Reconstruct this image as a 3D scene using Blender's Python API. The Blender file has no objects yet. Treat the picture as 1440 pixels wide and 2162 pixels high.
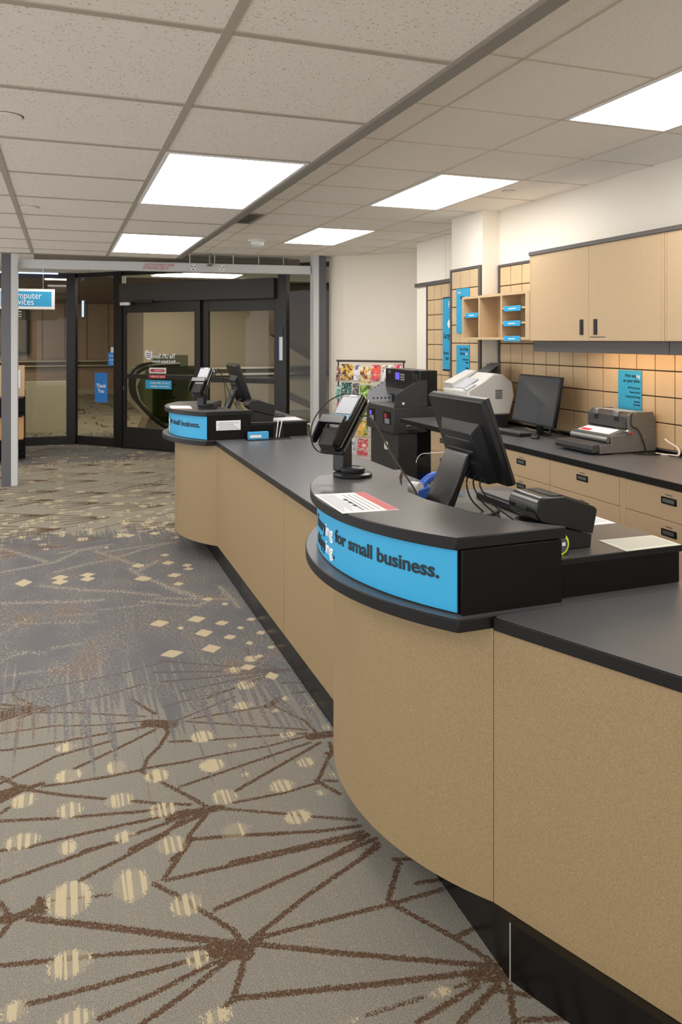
import bpy, bmesh, math, random
import numpy as np
from mathutils import Matrix, Vector
S = bpy.context.scene
COL = S.collection
random.seed(5)
PI = math.pi
# ------------------------------------------------------------------ camera, world, exposure
cam = bpy.data.cameras.new('camera'); camo = bpy.data.objects.new('camera', cam); COL.objects.link(camo)
camo.location = (0, 0, 1.65)
YAW = math.atan(590/1608)
camo.rotation_euler = (PI/2, 0, -YAW)
cam.sensor_fit = 'HORIZONTAL'; cam.sensor_width = 36; cam.lens = 36*1608/1440
cam.shift_y = -365/1440; cam.clip_start = 0.05
S.camera = camo
w = bpy.data.worlds.new('world'); S.world = w; w.use_nodes = True
w.node_tree.nodes['Background'].inputs[0].default_value = (.96, .97, 1, 1)
w.node_tree.nodes['Background'].inputs[1].default_value = 1.1
S.view_settings.view_transform = 'Standard'; S.view_settings.look = 'None'
S.view_settings.exposure = 0.62; S.view_settings.gamma = 1
LIGHT = 7.0            # radiance of the ceiling fixtures' diffusers
HL, HR = 2.387, 2.684  # lower (left) and upper (right) ceiling heights
T = .6096

# ------------------------------------------------------------------ materials
def lin(h):
    h = h.lstrip('#'); v = [int(h[i:i+2], 16)/255 for i in (0, 2, 4)]
    return tuple(x/12.92 if x <= .04045 else ((x+.055)/1.055)**2.4 for x in v) + (1,)
MATS = {}
def mat(name, hexc, rough=.5, metal=0., emit=0., noise=None, bump=None, spec=.5, coat=0., hex2=None, stretch=(1, 1, 1)):
    if name in MATS: return MATS[name]
    m = bpy.data.materials.new(name); m.use_nodes = True; nt = m.node_tree; b = nt.nodes['Principled BSDF']
    b.inputs['Base Color'].default_value = lin(hexc); b.inputs['Roughness'].default_value = rough
    b.inputs['Metallic'].default_value = metal; b.inputs['Specular IOR Level'].default_value = spec
    b.inputs['Coat Weight'].default_value = coat
    if emit:
        b.inputs['Emission Color'].default_value = lin(hexc); b.inputs['Emission Strength'].default_value = emit
    if noise or bump:
        tc = nt.nodes.new('ShaderNodeTexCoord'); mp = nt.nodes.new('ShaderNodeMapping'); mp.inputs['Scale'].default_value = stretch
        nt.links.new(tc.outputs['Object'], mp.inputs[0])
        n = nt.nodes.new('ShaderNodeTexNoise'); n.inputs['Scale'].default_value = (noise or bump)[0]; n.inputs['Detail'].default_value = 4
        nt.links.new(mp.outputs[0], n.inputs['Vector'])
        if noise:
            r = nt.nodes.new('ShaderNodeMapRange'); r.inputs[1].default_value = .3; r.inputs[2].default_value = .7
            nt.links.new(n.outputs[0], r.inputs[0])
            mx = nt.nodes.new('ShaderNodeMix'); mx.data_type = 'RGBA'
            c1 = lin(hexc); c2 = lin(hex2) if hex2 else tuple(max(0, x*(1-noise[1])) for x in c1[:3])+(1,)
            mx.inputs[6].default_value = c1; mx.inputs[7].default_value = c2
            nt.links.new(r.outputs[0], mx.inputs[0]); nt.links.new(mx.outputs[2], b.inputs['Base Color'])
        if bump:
            bp = nt.nodes.new('ShaderNodeBump'); bp.inputs['Strength'].default_value = bump[1]; bp.inputs['Distance'].default_value = .002
            nt.links.new(n.outputs[0], bp.inputs['Height']); nt.links.new(bp.outputs[0], b.inputs['Normal'])
    MATS[name] = m; return m
def node(nt, t, **k):
    n = nt.nodes.new(t)
    for a, v in k.items(): setattr(n, a, v)
    return n
def glass(name, tint='#e8ece6', base=.04, rough=0.0):
    m = bpy.data.materials.new(name); m.use_nodes = True; nt = m.node_tree; nt.nodes.clear()
    o = node(nt, 'ShaderNodeOutputMaterial'); t = node(nt, 'ShaderNodeBsdfTransparent'); g = node(nt, 'ShaderNodeBsdfGlossy')
    t.inputs[0].default_value = lin(tint); g.inputs['Roughness'].default_value = rough
    fr = node(nt, 'ShaderNodeFresnel'); fr.inputs[0].default_value = 1.45
    mx = node(nt, 'ShaderNodeMixShader')
    ge = node(nt, 'ShaderNodeNewGeometry'); iv = node(nt, 'ShaderNodeMath', operation='SUBTRACT'); iv.inputs[0].default_value = 1; nt.links.new(ge.outputs['Backfacing'], iv.inputs[1])
    mu = node(nt, 'ShaderNodeMath', operation='MULTIPLY'); nt.links.new(iv.outputs[0], mu.inputs[0]); nt.links.new(fr.outputs[0], mu.inputs[1])
    nt.links.new(mu.outputs[0], mx.inputs[0]); nt.links.new(t.outputs[0], mx.inputs[1]); nt.links.new(g.outputs[0], mx.inputs[2]); nt.links.new(mx.outputs[0], o.inputs[0])
    MATS[name] = m; return m

# medium-density-fibre laminate with pale and dark flecks
def fibre(name, c1, c2, c3, fleck=1.0):
    m = bpy.data.materials.new(name); m.use_nodes = True; nt = m.node_tree; b = nt.nodes['Principled BSDF']
    tc = node(nt, 'ShaderNodeTexCoord')
    n1 = node(nt, 'ShaderNodeTexNoise'); n1.inputs['Scale'].default_value = 220; n1.inputs['Detail'].default_value = 3
    n2 = node(nt, 'ShaderNodeTexNoise'); n2.inputs['Scale'].default_value = 120; n2.inputs['Detail'].default_value = 2; n2.inputs['Distortion'].default_value = 4
    n3 = node(nt, 'ShaderNodeTexNoise'); n3.inputs['Scale'].default_value = 9
    for n in (n1, n2, n3): nt.links.new(tc.outputs['Object'], n.inputs['Vector'])
    r1 = node(nt, 'ShaderNodeMapRange'); r1.inputs[1].default_value = .35; r1.inputs[2].default_value = .7
    r2 = node(nt, 'ShaderNodeMapRange'); r2.inputs[1].default_value = .60; r2.inputs[2].default_value = .72; r2.inputs[4].default_value = fleck
    nt.links.new(n1.outputs[0], r1.inputs[0]); nt.links.new(n2.outputs[0], r2.inputs[0])
    a = node(nt, 'ShaderNodeMix', data_type='RGBA'); a.inputs[6].default_value = lin(c1); a.inputs[7].default_value = lin(c2)
    nt.links.new(r1.outputs[0], a.inputs[0])
    c = node(nt, 'ShaderNodeMix', data_type='RGBA'); c.inputs[7].default_value = lin(c3)
    nt.links.new(r2.outputs[0], c.inputs[0]); nt.links.new(a.outputs[2], c.inputs[6]); nt.links.new(c.outputs[2], b.inputs['Base Color'])
    b.inputs['Roughness'].default_value = .5; b.inputs['Specular IOR Level'].default_value = .35
    MATS[name] = m; return m
fibre('fibre', '#9c8663', '#8d7652', '#b09c76')
fibre('fibre_plain', '#cab08d', '#c2a682', '#d2b894', .5)
# acoustic ceiling tile: pale with pin holes
def tilemat(name, c, holes):
    m = bpy.data.materials.new(name); m.use_nodes = True; nt = m.node_tree; b = nt.nodes['Principled BSDF']
    tc = node(nt, 'ShaderNodeTexCoord'); n = node(nt, 'ShaderNodeTexNoise'); n.inputs['Scale'].default_value = 130; n.inputs['Detail'].default_value = 2
    nt.links.new(tc.outputs['Object'], n.inputs['Vector'])
    r = node(nt, 'ShaderNodeMapRange'); r.inputs[1].default_value = .31; r.inputs[2].default_value = .37; nt.links.new(n.outputs[0], r.inputs[0])
    a = node(nt, 'ShaderNodeMix', data_type='RGBA'); a.inputs[6].default_value = lin(holes); a.inputs[7].default_value = lin(c)
    nt.links.new(r.outputs[0], a.inputs[0]); nt.links.new(a.outputs[2], b.inputs['Base Color']); b.inputs['Roughness'].default_value = .95
    bp = node(nt, 'ShaderNodeBump'); bp.inputs['Strength'].default_value = .4; bp.inputs['Distance'].default_value = .002
    nt.links.new(n.outputs[0], bp.inputs['Height']); nt.links.new(bp.outputs[0], b.inputs['Normal'])
    MATS[name] = m
tilemat('tile_left', '#efe7dc', '#b8aa98'); tilemat('tile_right', '#f5f0e8', '#d4c8b8')
M = {}
def mm(k, *a, **kw): M[k] = mat(k, *a, **kw)
mm('bar', '#b5aa9c', .5); mm('bar_light', '#cfc3b2', .5); mm('lip', '#8f8a80', .5)
mm('cream', '#f1ebde', .85, bump=(60, .15)); mm('cream_dim', '#f2eadb', .85, bump=(60, .15)); mm('white_paint', '#f3efe6', .8)
mm('dark_trim', '#5b5552', .5); mm('worktop', '#5b5d61', .32, noise=(400, .15), bump=(300, .08)); mm('shelf_top', '#585656', .32, noise=(400, .12))
mm('edge', '#171615', .4, spec=.3); mm('black_wood', '#0f0c0a', .42, noise=(30, .35), stretch=(1, 1, 12), spec=.2); mm('kick', '#0d0c0b', .25); mm('alu_strip', '#b9b4a8', .4)
mm('blue', '#2fa3d3', .45); mm('blue_poster', '#35a9d6', .4); mm('ink', '#10202a', .5); mm('white', '#f2f2f0', .5); mm('white_txt', '#f6f8fa', .5, emit=.0)
mm('black_plastic', '#131314', .3); mm('black_rough', '#18181a', .6); mm('dark_plastic', '#212123', .38); mm('grey_plastic', '#4a4a4c', .5)
mm('metal', '#b8b8b8', .3, 1.); mm('metal_dull', '#8e8f8c', .45, .9); mm('grey_metal', '#6a6a6a', .45, .3); mm('dark_metal', '#414142', .5, .2)
mm('screen', '#6c717c', .25); mm('screen_off', '#1b1c20', .12); mm('key_blue', '#2f86a8', .4)
mm('frame_black', '#141212', .35); mm('frame_face', '#211e1d', .4); mm('post_dark', '#67676b', .45, .2); mm('post_light', '#d2d3d4', .5)
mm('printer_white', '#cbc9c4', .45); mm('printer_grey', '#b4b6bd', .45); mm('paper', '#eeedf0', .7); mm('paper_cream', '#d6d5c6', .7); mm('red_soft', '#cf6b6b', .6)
mm('print_grey', '#8b8d95', .7); mm('tile_tan', '#d6bb93', .55, noise=(8, .08)); mm('groove', '#4d3a24', .8); mm('red', '#c8354a', .5); mm('lime', '#c6e81c', .5)
mm('green', '#4e7d3a', .6); mm('olive', '#4d5140', .6); mm('vivid_blue', '#1f63d6', .4); mm('purple', '#5a4fc0', .3, emit=.6)
mm('sky_blue', '#2f86dc', .5); mm('wire', '#cfcfd2', .35, .7); mm('wire_dark', '#5a544c', .45, .6)
mm('cable_black', '#0f0f10', .5); mm('cable_white', '#e0dcd2', .5)
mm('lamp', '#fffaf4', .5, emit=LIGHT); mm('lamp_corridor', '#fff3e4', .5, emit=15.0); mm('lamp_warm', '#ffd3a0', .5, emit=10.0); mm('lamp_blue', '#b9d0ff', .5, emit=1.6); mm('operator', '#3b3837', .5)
mm('soffit', '#b9b4ad', .7); mm('mauve', '#b89c86', .7, noise=(3, .12)); mm('greige', '#b8ab98', .7); mm('greige_low', '#cfc3ad', .75)
mm('brown_dark', '#5a4636', .7); mm('concrete', '#8d8478', .8, noise=(4, .2)); mm('rubber', '#17140f', .35); mm('stainless', '#cfc6b4', .25, 1.)
mm('box_tan', '#c79b66', .7)
glass('clear_glass', '#dfe0d8'); glass('acrylic', '#f2f4f4'); glass('green_glass', '#9fae88')

# ------------------------------------------------------------------ mesh builder
class MB:
    def __init__(s): s.v = []; s.f = []; s.M = None
    def add(s, vs, fs):
        o = len(s.v)
        for p in vs:
            p = Vector(p); s.v.append(tuple(s.M @ p) if s.M is not None else tuple(p))
        s.f += [tuple(i+o for i in f) for f in fs]; return s
    def box(s, x0, y0, z0, x1, y1, z1):
        return s.add([(x0, y0, z0), (x1, y0, z0), (x1, y1, z0), (x0, y1, z0), (x0, y0, z1), (x1, y0, z1), (x1, y1, z1), (x0, y1, z1)],
                     [(0, 3, 2, 1), (4, 5, 6, 7), (0, 1, 5, 4), (1, 2, 6, 5), (2, 3, 7, 6), (3, 0, 4, 7)])
    def cbox(s, cx, cy, cz, dx, dy, dz): return s.box(cx-dx/2, cy-dy/2, cz-dz/2, cx+dx/2, cy+dy/2, cz+dz/2)
    def prism(s, pts, z0, z1):            # polygon in XY, extruded in Z
        n = len(pts); a = sum(pts[i][0]*pts[(i+1) % n][1]-pts[(i+1) % n][0]*pts[i][1] for i in range(n))
        if a < 0: pts = pts[::-1]
        return s.add([(x, y, z0) for x, y in pts]+[(x, y, z1) for x, y in pts],
                     [tuple(range(n-1, -1, -1)), tuple(range(n, 2*n))]+[(i, (i+1) % n, (i+1) % n+n, i+n) for i in range(n)])
    def prof_y(s, pts, y0, y1):           # polygon in XZ, extruded in Y
        n = len(pts); a = sum(pts[i][0]*pts[(i+1) % n][1]-pts[(i+1) % n][0]*pts[i][1] for i in range(n))
        if a < 0: pts = pts[::-1]
        return s.add([(x, y0, z) for x, z in pts]+[(x, y1, z) for x, z in pts],
                     [tuple(range(n)), tuple(range(2*n-1, n-1, -1))]+[(i, i+n, (i+1) % n+n, (i+1) % n) for i in range(n)])
    def prof_x(s, pts, x0, x1):           # polygon in YZ, extruded in X
        n = len(pts); a = sum(pts[i][0]*pts[(i+1) % n][1]-pts[(i+1) % n][0]*pts[i][1] for i in range(n))
        if a < 0: pts = pts[::-1]
        return s.add([(x0, y, z) for y, z in pts]+[(x1, y, z) for y, z in pts],
                     [tuple(range(n-1, -1, -1)), tuple(range(n, 2*n))]+[(i, (i+1) % n, (i+1) % n+n, i+n) for i in range(n)])
    def lathe(s, prof, c=(0, 0, 0), n=28):  # (r,z) profile round Z
        vs = []; fs = []
        for r, z in prof:
            for k in range(n): a = 2*PI*k/n; vs.append((c[0]+r*math.cos(a), c[1]+r*math.sin(a), c[2]+z))
        for j in range(len(prof)-1):
            for k in range(n): fs.append((j*n+k, j*n+(k+1) % n, (j+1)*n+(k+1) % n, (j+1)*n+k))
        fs.append(tuple(range(n-1, -1, -1))); m = (len(prof)-1)*n; fs.append(tuple(range(m, m+n)))
        return s.add(vs, fs)
    def tube(s, pts, r, n=8):
        pts = [Vector(p) for p in pts]; vs = []; fs = []; up = Vector((.13, .27, .95)).normalized()
        for i, p in enumerate(pts):
            t = (pts[min(i+1, len(pts)-1)]-pts[max(i-1, 0)]).normalized()
            a = t.cross(up)
            if a.length < .05: a = t.cross(Vector((1, 0, 0)))
            a.normalize(); b = t.cross(a).normalized(); 
            for k in range(n): an = 2*PI*k/n; vs.append(p+a*r*math.cos(an)+b*r*math.sin(an))
        for i in range(len(pts)-1):
            for k in range(n): fs.append((i*n+k, i*n+(k+1) % n, (i+1)*n+(k+1) % n, (i+1)*n+k))
        fs.append(tuple(range(n-1, -1, -1))); m = (len(pts)-1)*n; fs.append(tuple(range(m, m+n)))
        return s.add(vs, fs)
def smooth_path(pts, k=8):
    pts = [Vector(p) for p in pts]; P = [pts[0]*2-pts[1]]+pts+[pts[-1]*2-pts[-2]]; out = []
    for i in range(1, len(P)-2):
        for j in range(k):
            t = j/k; a, b, c, d = P[i-1], P[i], P[i+1], P[i+2]
            out.append(.5*((2*b)+(c-a)*t+(2*a-5*b+4*c-d)*t*t+(3*b-a-3*c+d)*t*t*t))
    return out+[pts[-1]]
def obj(name, mb, m, parent=None, bevel=0., smooth=False, world=False, label=None, loc=None):
    me = bpy.data.meshes.new(name)
    me.from_pydata(mb.v, [], mb.f)
    bm = bmesh.new(); bm.from_mesh(me); bmesh.ops.recalc_face_normals(bm, faces=bm.faces); bm.to_mesh(me); bm.free()
    o = bpy.data.objects.new(name, me); COL.objects.link(o)
    me.materials.append(MATS[m] if isinstance(m, str) else m)
    if parent is not None:
        o.parent = parent
        if world:
            o.matrix_parent_inverse = root_matrix(parent).inverted()
    if bevel:
        b = o.modifiers.new('bevel', 'BEVEL'); b.width = bevel; b.segments = 2; b.limit_method = 'ANGLE'; b.angle_limit = math.radians(40)
    if smooth or bevel:
        me.polygons.foreach_set('use_smooth', [True]*len(me.polygons)); me.set_sharp_from_angle(angle=math.radians(38))
    if label: o['label'] = label
    return o
def root_matrix(p):
    m = Matrix.Identity(4)
    chain = []
    while p is not None: chain.append(p); p = p.parent
    for q in reversed(chain):
        m = m @ q.matrix_parent_inverse @ Matrix.LocRotScale(q.location, q.rotation_euler, q.scale)
    return m
def thing(name, label, cat, loc=(0, 0, 0), rz=0., group=None):
    o = bpy.data.objects.new(name, None); o.empty_display_size = .1; COL.objects.link(o)
    o.location = loc; o.rotation_euler = (0, 0, rz); o['label'] = label; o['category'] = cat
    if group: o['group'] = group
    return o
def tag(o, label, cat, group=None):
    o['label'] = label; o['category'] = cat
    if group: o['group'] = group
    return o
def struct(name, mb, m, **k):
    o = obj(name, mb, m, **k)
    if o.parent is None: o['kind'] = 'structure'
    return o
def text_mesh(s, size, offset=0., extr=.0006, align='LEFT', spacing=1.0, xs=1.0):
    cu = bpy.data.curves.new('t', 'FONT'); cu.body = s; cu.size = size; cu.offset = offset; cu.extrude = extr
    cu.align_x = align; cu.space_character = spacing; cu.resolution_u = 4
    o = bpy.data.objects.new('t', cu); COL.objects.link(o)
    dg = bpy.context.evaluated_depsgraph_get(); dg.update()
    me = bpy.data.meshes.new_from_object(o.evaluated_get(dg))
    bpy.data.objects.remove(o); bpy.data.curves.remove(cu)
    if xs != 1: me.transform(Matrix.Scale(xs, 4, (1, 0, 0)))
    return me
def frame(o, right, up):                  # matrix whose x is right, y is up
    r = Vector(right).normalized(); u = Vector(up).normalized(); n = r.cross(u)
    m = Matrix((r, u, n)).transposed().to_4x4(); m.translation = Vector(o); return m
def letters(name, s, size, m, parent, o, right, up=(0, 0, 1), world=True, **k):
    me = text_mesh(s, size, **k); me.transform(frame(o, right, up)); me.materials.append(MATS[m])
    ob = bpy.data.objects.new(name, me); COL.objects.link(ob); ob.parent = parent
    if world and parent is not None: ob.matrix_parent_inverse = root_matrix(parent).inverted()
    return ob
R_W = (0, -1, 0)          # "right" when reading something that faces -X
D45 = Vector((1, -1, 0)).normalized(); N45 = Vector((1, 1, 0)).normalized()

# ------------------------------------------------------------------ carpet pattern, in metres on the floor
BROWN=[([(-0.085,2.342),(0.149,2.217),(0.449,2.048)],0.014),([(0.394,2.046),(0.463,2.014)],0.03),([(0.469,2.04),(0.449,2.1),(0.379,2.203)],0.01),([(0.463,2.014),(0.446,1.965),(0.402,1.88),(0.373,1.861)],0.01),([(-0.152,2.192),(-0.016,2.162),(0.143,2.125),(0.396,2.056)],0.01),([(-0.079,2.041),(0.089,2.038),(0.298,2.037),(0.418,2.031)],0.01),([(0.085,1.938),(0.229,1.968),(0.338,1.998),(0.432,2.019)],0.01),([(0.182,1.888),(0.272,1.927),(0.411,1.999),(0.464,2.021)],0.01),([(-0.164,2.363),(-0.133,2.359),(-0.044,2.375)],0.018),([(-0.169,2.437),(-0.133,2.359)],0.01),([(-0.133,2.359),(-0.05,2.402),(0.136,2.359)],0.007),([(-0.175,2.526),(0.15,2.599)],0.01),([(0.05,2.452),(0.333,2.585)],0.01),([(-0.16,2.3),(-0.133,2.351)],0.01),([(0.293,2.372),(0.385,2.502),(0.404,2.538)],0.01),([(0.263,2.361),(0.318,2.292),(0.379,2.203)],0.01),([(0.304,2.363),(0.671,2.357)],0.01),([(0.417,2.194),(0.639,2.245)],0.01),([(0.402,2.528),(0.497,2.509),(0.697,2.451)],0.01),([(0.412,1.882),(0.527,1.852)],0.01),([(-0.061,2.414),(-0.049,2.352)],0.012),([(0.517,2.359),(0.955,2.35)],0.01),([(0.484,2.209),(0.772,2.277),(0.977,2.323)],0.01),([(0.488,2.048),(0.686,2.156),(0.803,2.209),(0.969,2.282)],0.01),([(0.486,2.04),(0.535,2.048),(0.895,2.039)],0.01),([(0.485,2.036),(0.739,1.904),(1.076,1.74)],0.011),([(0.412,1.88),(0.732,1.803),(0.995,1.746)],0.011),([(0.903,2.056),(1.008,2.202)],0.01),([(0.895,2.039),(1.074,2.039)],0.01),([(0.908,2.034),(1.017,1.863),(1.075,1.748)],0.01),([(1.025,1.864),(1.083,1.874)],0.01),([(1.003,1.735),(1.072,1.71)],0.022),([(0.694,1.723),(0.853,1.722)],0.007),([(0.805,1.662),(0.999,1.705)],0.01),([(0.9,1.624),(1.045,1.689)],0.011),([(1.073,1.678),(1.024,1.581)],0.01),([(1.033,1.585),(1.145,1.551)],0.01),([(0.939,1.72),(0.995,1.722)],0.006),([(-0.215,3.09),(-0.019,3.218),(0.194,3.261)],0.01),([(-0.242,3.482),(-0.025,3.472),(0.122,3.418),(0.337,3.381)],0.008),([(-0.254,3.652),(-0.147,3.664)],0.04),([(-0.232,3.337),(-0.183,3.33),(0.006,3.324),(0.172,3.33),(0.332,3.329)],0.01),([(0.044,3.097),(0.215,3.194),(0.372,3.291)],0.01),([(-0.209,3.01),(-0.144,3.029)],0.03),([(-0.218,3.137),(-0.131,3.024)],0.01),([(-0.13,3.02),(-0.068,3.036)],0.014),([(-0.063,3.017),(0.042,3.005),(0.183,2.999),(0.28,3.001)],0.01),([(-0.13,3.02),(0.014,2.928),(0.147,2.858)],0.01),([(0.235,2.814),(0.313,2.769),(0.426,2.719)],0.01),([(0.288,2.988),(0.317,3.075),(0.371,3.148),(0.421,3.25),(0.407,3.313)],0.01),([(0.315,3.007),(0.469,2.999)],0.01),([(0.28,3.001),(0.35,2.892),(0.433,2.766)],0.01),([(0.416,3.174),(0.493,3.151)],0.01),([(0.351,3.357),(0.44,3.313)],0.035),([(0.341,3.422),(0.05,3.566),(-0.135,3.634)],0.008),([(0.301,3.605),(0.387,3.43)],0.01),([(0.427,3.479),(0.55,3.514)],0.007),([(-0.198,2.85),(-0.012,2.797)],0.01),([(0.031,2.789),(0.277,2.734),(0.373,2.739)],0.01),([(-0.206,2.967),(-0.139,3.01)],0.012),([(-0.201,2.893),(-0.173,2.923)],0.01),([(-0.1,2.673),(0.071,2.681),(0.307,2.684),(0.421,2.689)],0.01),([(0.065,2.593),(0.167,2.596),(0.236,2.621),(0.356,2.647)],0.01),([(0.208,2.547),(0.336,2.598),(0.417,2.666)],0.01),([(-0.186,2.685),(-0.1,2.673)],0.01),([(-0.177,3.599),(0.007,3.659),(0.19,3.687),(0.374,3.748)],0.008),([(-0.269,3.869),(-0.04,3.871),(0.263,3.896),(0.529,3.979)],0.008),([(0.44,3.327),(0.58,3.389),(0.754,3.47)],0.007),([(0.462,3.492),(0.736,3.549)],0.006),([(0.538,3.332),(0.724,3.329),(0.868,3.328)],0.008),([(0.503,3.317),(0.77,3.178),(0.972,3.07)],0.008),([(0.973,3.011),(1.05,3.003)],0.028),([(0.419,3.17),(0.525,3.138),(0.804,3.08),(0.963,3.041)],0.008),([(0.397,3.001),(0.587,3.006),(0.783,3.0),(0.977,3.023)],0.008),([(0.414,2.841),(0.623,2.891),(0.953,2.968)],0.009),([(0.596,2.743),(0.735,2.817),(0.993,2.953)],0.01),([(0.377,2.854),(0.465,2.715),(0.489,2.669)],0.01),([(0.352,2.665),(0.457,2.671),(0.525,2.664)],0.02),([(0.524,2.66),(0.721,2.556),(0.82,2.502),(0.946,2.438)],0.009),([(0.566,2.677),(0.754,2.671),(0.886,2.688)],0.009),([(0.906,2.711),(1.025,2.893)],0.01),([(0.892,2.706),(0.948,2.595)],0.01),([(0.396,2.547),(0.474,2.647)],0.01),([(0.408,2.526),(0.577,2.488),(0.819,2.42),(0.949,2.402)],0.01),([(0.345,2.607),(0.453,2.645)],0.012),([(0.502,2.375),(0.699,2.371),(0.947,2.369)],0.01),([(0.771,2.277),(0.96,2.348)],0.01),([(0.874,2.239),(0.973,2.302)],0.01),([(0.324,2.448),(0.356,2.474),(0.395,2.539)],0.01),([(1.028,2.941),(1.015,2.849)],0.01),([(0.885,3.337),(0.985,3.154),(1.002,3.04)],0.008),([(0.868,3.328),(0.939,3.378)],0.02),([(0.924,2.694),(0.965,2.674)],0.01)]
CREAM=[(0.021,2.384,0.068,0.083,1),(0.198,2.38,0.059,0.078,1),(0.342,2.241,0.052,0.05,1),(0.019,2.136,0.061,0.052,1),(0.339,2.035,0.036,0.036,1),(-0.11,2.032,0.034,0.036,1),(0.031,1.957,0.049,0.035,1),(0.356,1.847,0.047,0.027,1),(-0.123,2.71,0.061,0.048,1),(0.017,2.627,0.036,0.042,1),(0.195,2.619,0.037,0.037,1),(0.338,2.525,0.054,0.05,1),(0.534,2.5,0.041,0.02,1),(0.899,1.72,0.031,0.022,1),(0.662,1.721,0.022,0.011,1),(0.016,3.273,0.042,0.042,1),(0.024,3.057,0.052,0.052,1),(0.196,3.055,0.043,0.053,1),(0.337,2.942,0.049,0.05,1),(-0.127,2.947,0.048,0.051,1),(0.027,2.833,0.047,0.053,1),(0.195,2.832,0.051,0.05,1),(0.334,2.721,0.054,0.05,1),(0.549,3.167,0.053,0.052,1),(0.652,3.054,0.02,0.028,1),(0.547,2.94,0.055,0.051,1),(0.654,2.836,0.019,0.025,1),(0.55,2.721,0.051,0.053,1),(0.764,2.717,0.051,0.045,1),(0.895,2.835,0.038,0.039,1),(0.964,2.722,0.016,0.027,1),(0.889,2.626,0.023,0.024,1),(0.766,2.522,0.053,0.045,1),(0.549,2.524,0.051,0.046,1),(0.352,2.515,0.037,0.042,1),(0.768,3.372,0.048,0.042,1),(0.889,3.275,0.022,0.02,1),(0.968,3.368,0.023,0.025,1),(0.882,3.058,0.042,0.03,1),(1.056,3.06,0.021,0.028,1),(1.056,3.266,0.022,0.018,1),(0.533,4.514,0.062,0.06,0),(0.639,4.399,0.022,0.031,0),(0.747,4.508,0.058,0.06,0),(0.751,4.281,0.056,0.062,0),(0.875,4.395,0.045,0.044,0),(0.96,4.285,0.026,0.027,0),(0.875,4.173,0.044,0.039,0),(0.958,4.054,0.023,0.032,0),(0.75,4.052,0.057,0.06,0),(0.543,4.057,0.065,0.055,0),(0.879,3.758,0.045,0.039,0),(0.966,3.869,0.025,0.027,0),(0.968,3.62,0.036,0.049,0),(0.967,3.373,0.024,0.026,0),(1.055,3.959,0.024,0.027,0),(1.049,4.395,0.034,0.032,0),(1.052,4.175,0.033,0.036,0),(0.956,4.705,0.026,0.033,0),(0.742,5.403,0.054,0.051,0),(0.741,5.198,0.04,0.044,0),(0.547,5.386,0.036,0.056,0),(0.871,4.831,0.041,0.036,0),(-0.241,5.58,0.06,0.088,0),(-0.01,5.619,0.061,0.064,0),(-0.01,5.516,0.06,0.062,0),(0.171,5.62,0.057,0.053,0),(0.168,5.52,0.056,0.059,0),(0.524,5.72,0.054,0.061,0),(0.521,5.401,0.059,0.062,0),(0.738,5.713,0.052,0.057,0),(0.742,5.93,0.04,0.044,0),(0.741,5.399,0.057,0.051,0),(0.857,5.513,0.043,0.038,0),(0.74,5.199,0.042,0.044,0),(0.86,5.605,0.043,0.048,0),(0.529,6.621,0.062,0.059,0),(0.743,6.62,0.053,0.055,0),(0.751,6.837,0.055,0.052,0),(0.751,7.065,0.054,0.056,0),(0.537,7.062,0.056,0.061,0),(0.868,6.723,0.039,0.045,0),(0.878,6.956,0.039,0.048,0),(0.636,6.728,0.015,0.027,0),(0.755,7.752,0.059,0.059,0),(0.535,7.94,0.074,0.077,0),(0.007,7.848,0.043,0.044,0),(0.961,7.498,0.036,0.049,0),(0.87,7.361,0.042,0.04,0),(0.334,6.3,0.024,0.034,0),(0.955,7.061,0.016,0.031,0),(-0.015,8.285,0.076,0.057,0),(0.303,8.185,0.061,0.064,0),(0.192,8.697,0.072,0.073,0),(-0.016,8.987,0.057,0.077,0),(0.777,8.574,0.065,0.073,0),(0.547,8.346,0.078,0.085,0),(-0.134,8.186,0.06,0.063,0),(-0.018,9.786,0.054,0.068,0),(-0.369,8.555,0.077,0.069,0),(-0.521,8.825,0.064,0.063,0),(0.966,7.782,0.045,0.045,0),(0.342,8.379,0.093,0.067,0),(0.877,8.098,0.061,0.057,0)]
SPECK=[([(-0.409,5.89),(-0.204,5.955),(-0.044,6.021),(0.127,6.271),(0.293,6.306)],0.03),([(-0.042,5.756),(0.185,5.894),(0.344,5.943),(0.593,6.148),(0.894,6.285)],0.03),([(0.286,6.166),(0.602,6.241),(0.894,6.285)],0.03),([(-0.129,5.475),(0.165,5.265),(0.339,5.184),(0.583,5.013)],0.03),([(-0.361,5.203),(0.009,5.083),(0.234,5.046)],0.03),([(0.459,5.671),(0.526,5.452),(0.613,5.274),(0.811,4.866)],0.03),([(0.674,5.8),(0.481,5.545)],0.03),([(-0.011,6.275),(0.369,6.377)],0.03),([(0.575,4.952),(0.988,4.785)],0.03),([(0.629,5.232),(0.73,4.992)],0.03),([(-0.457,6.581),(-0.099,6.041)],0.03),([(0.242,6.229),(0.548,5.679)],0.03),([(-0.361,5.198),(-0.037,5.13),(0.133,5.042)],0.02),([(-0.322,4.643),(-0.181,4.869)],0.02),([(-0.334,4.815),(-0.02,4.732),(0.196,4.664)],0.02),([(-0.24,4.366),(-0.09,4.293)],0.02),([(-0.045,4.349),(0.115,4.365)],0.02),([(-0.021,4.856),(0.172,4.809)],0.02),([(-0.282,4.065),(0.02,4.073)],0.02),([(0.22,4.862),(0.565,4.859)],0.02),([(-0.297,4.282),(-0.175,4.342)],0.02),([(0.475,4.927),(0.789,4.733),(0.909,4.822)],0.03),([(0.678,5.166),(0.831,4.878)],0.03),([(1.025,4.62),(0.989,5.052)],0.03)]

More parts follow.
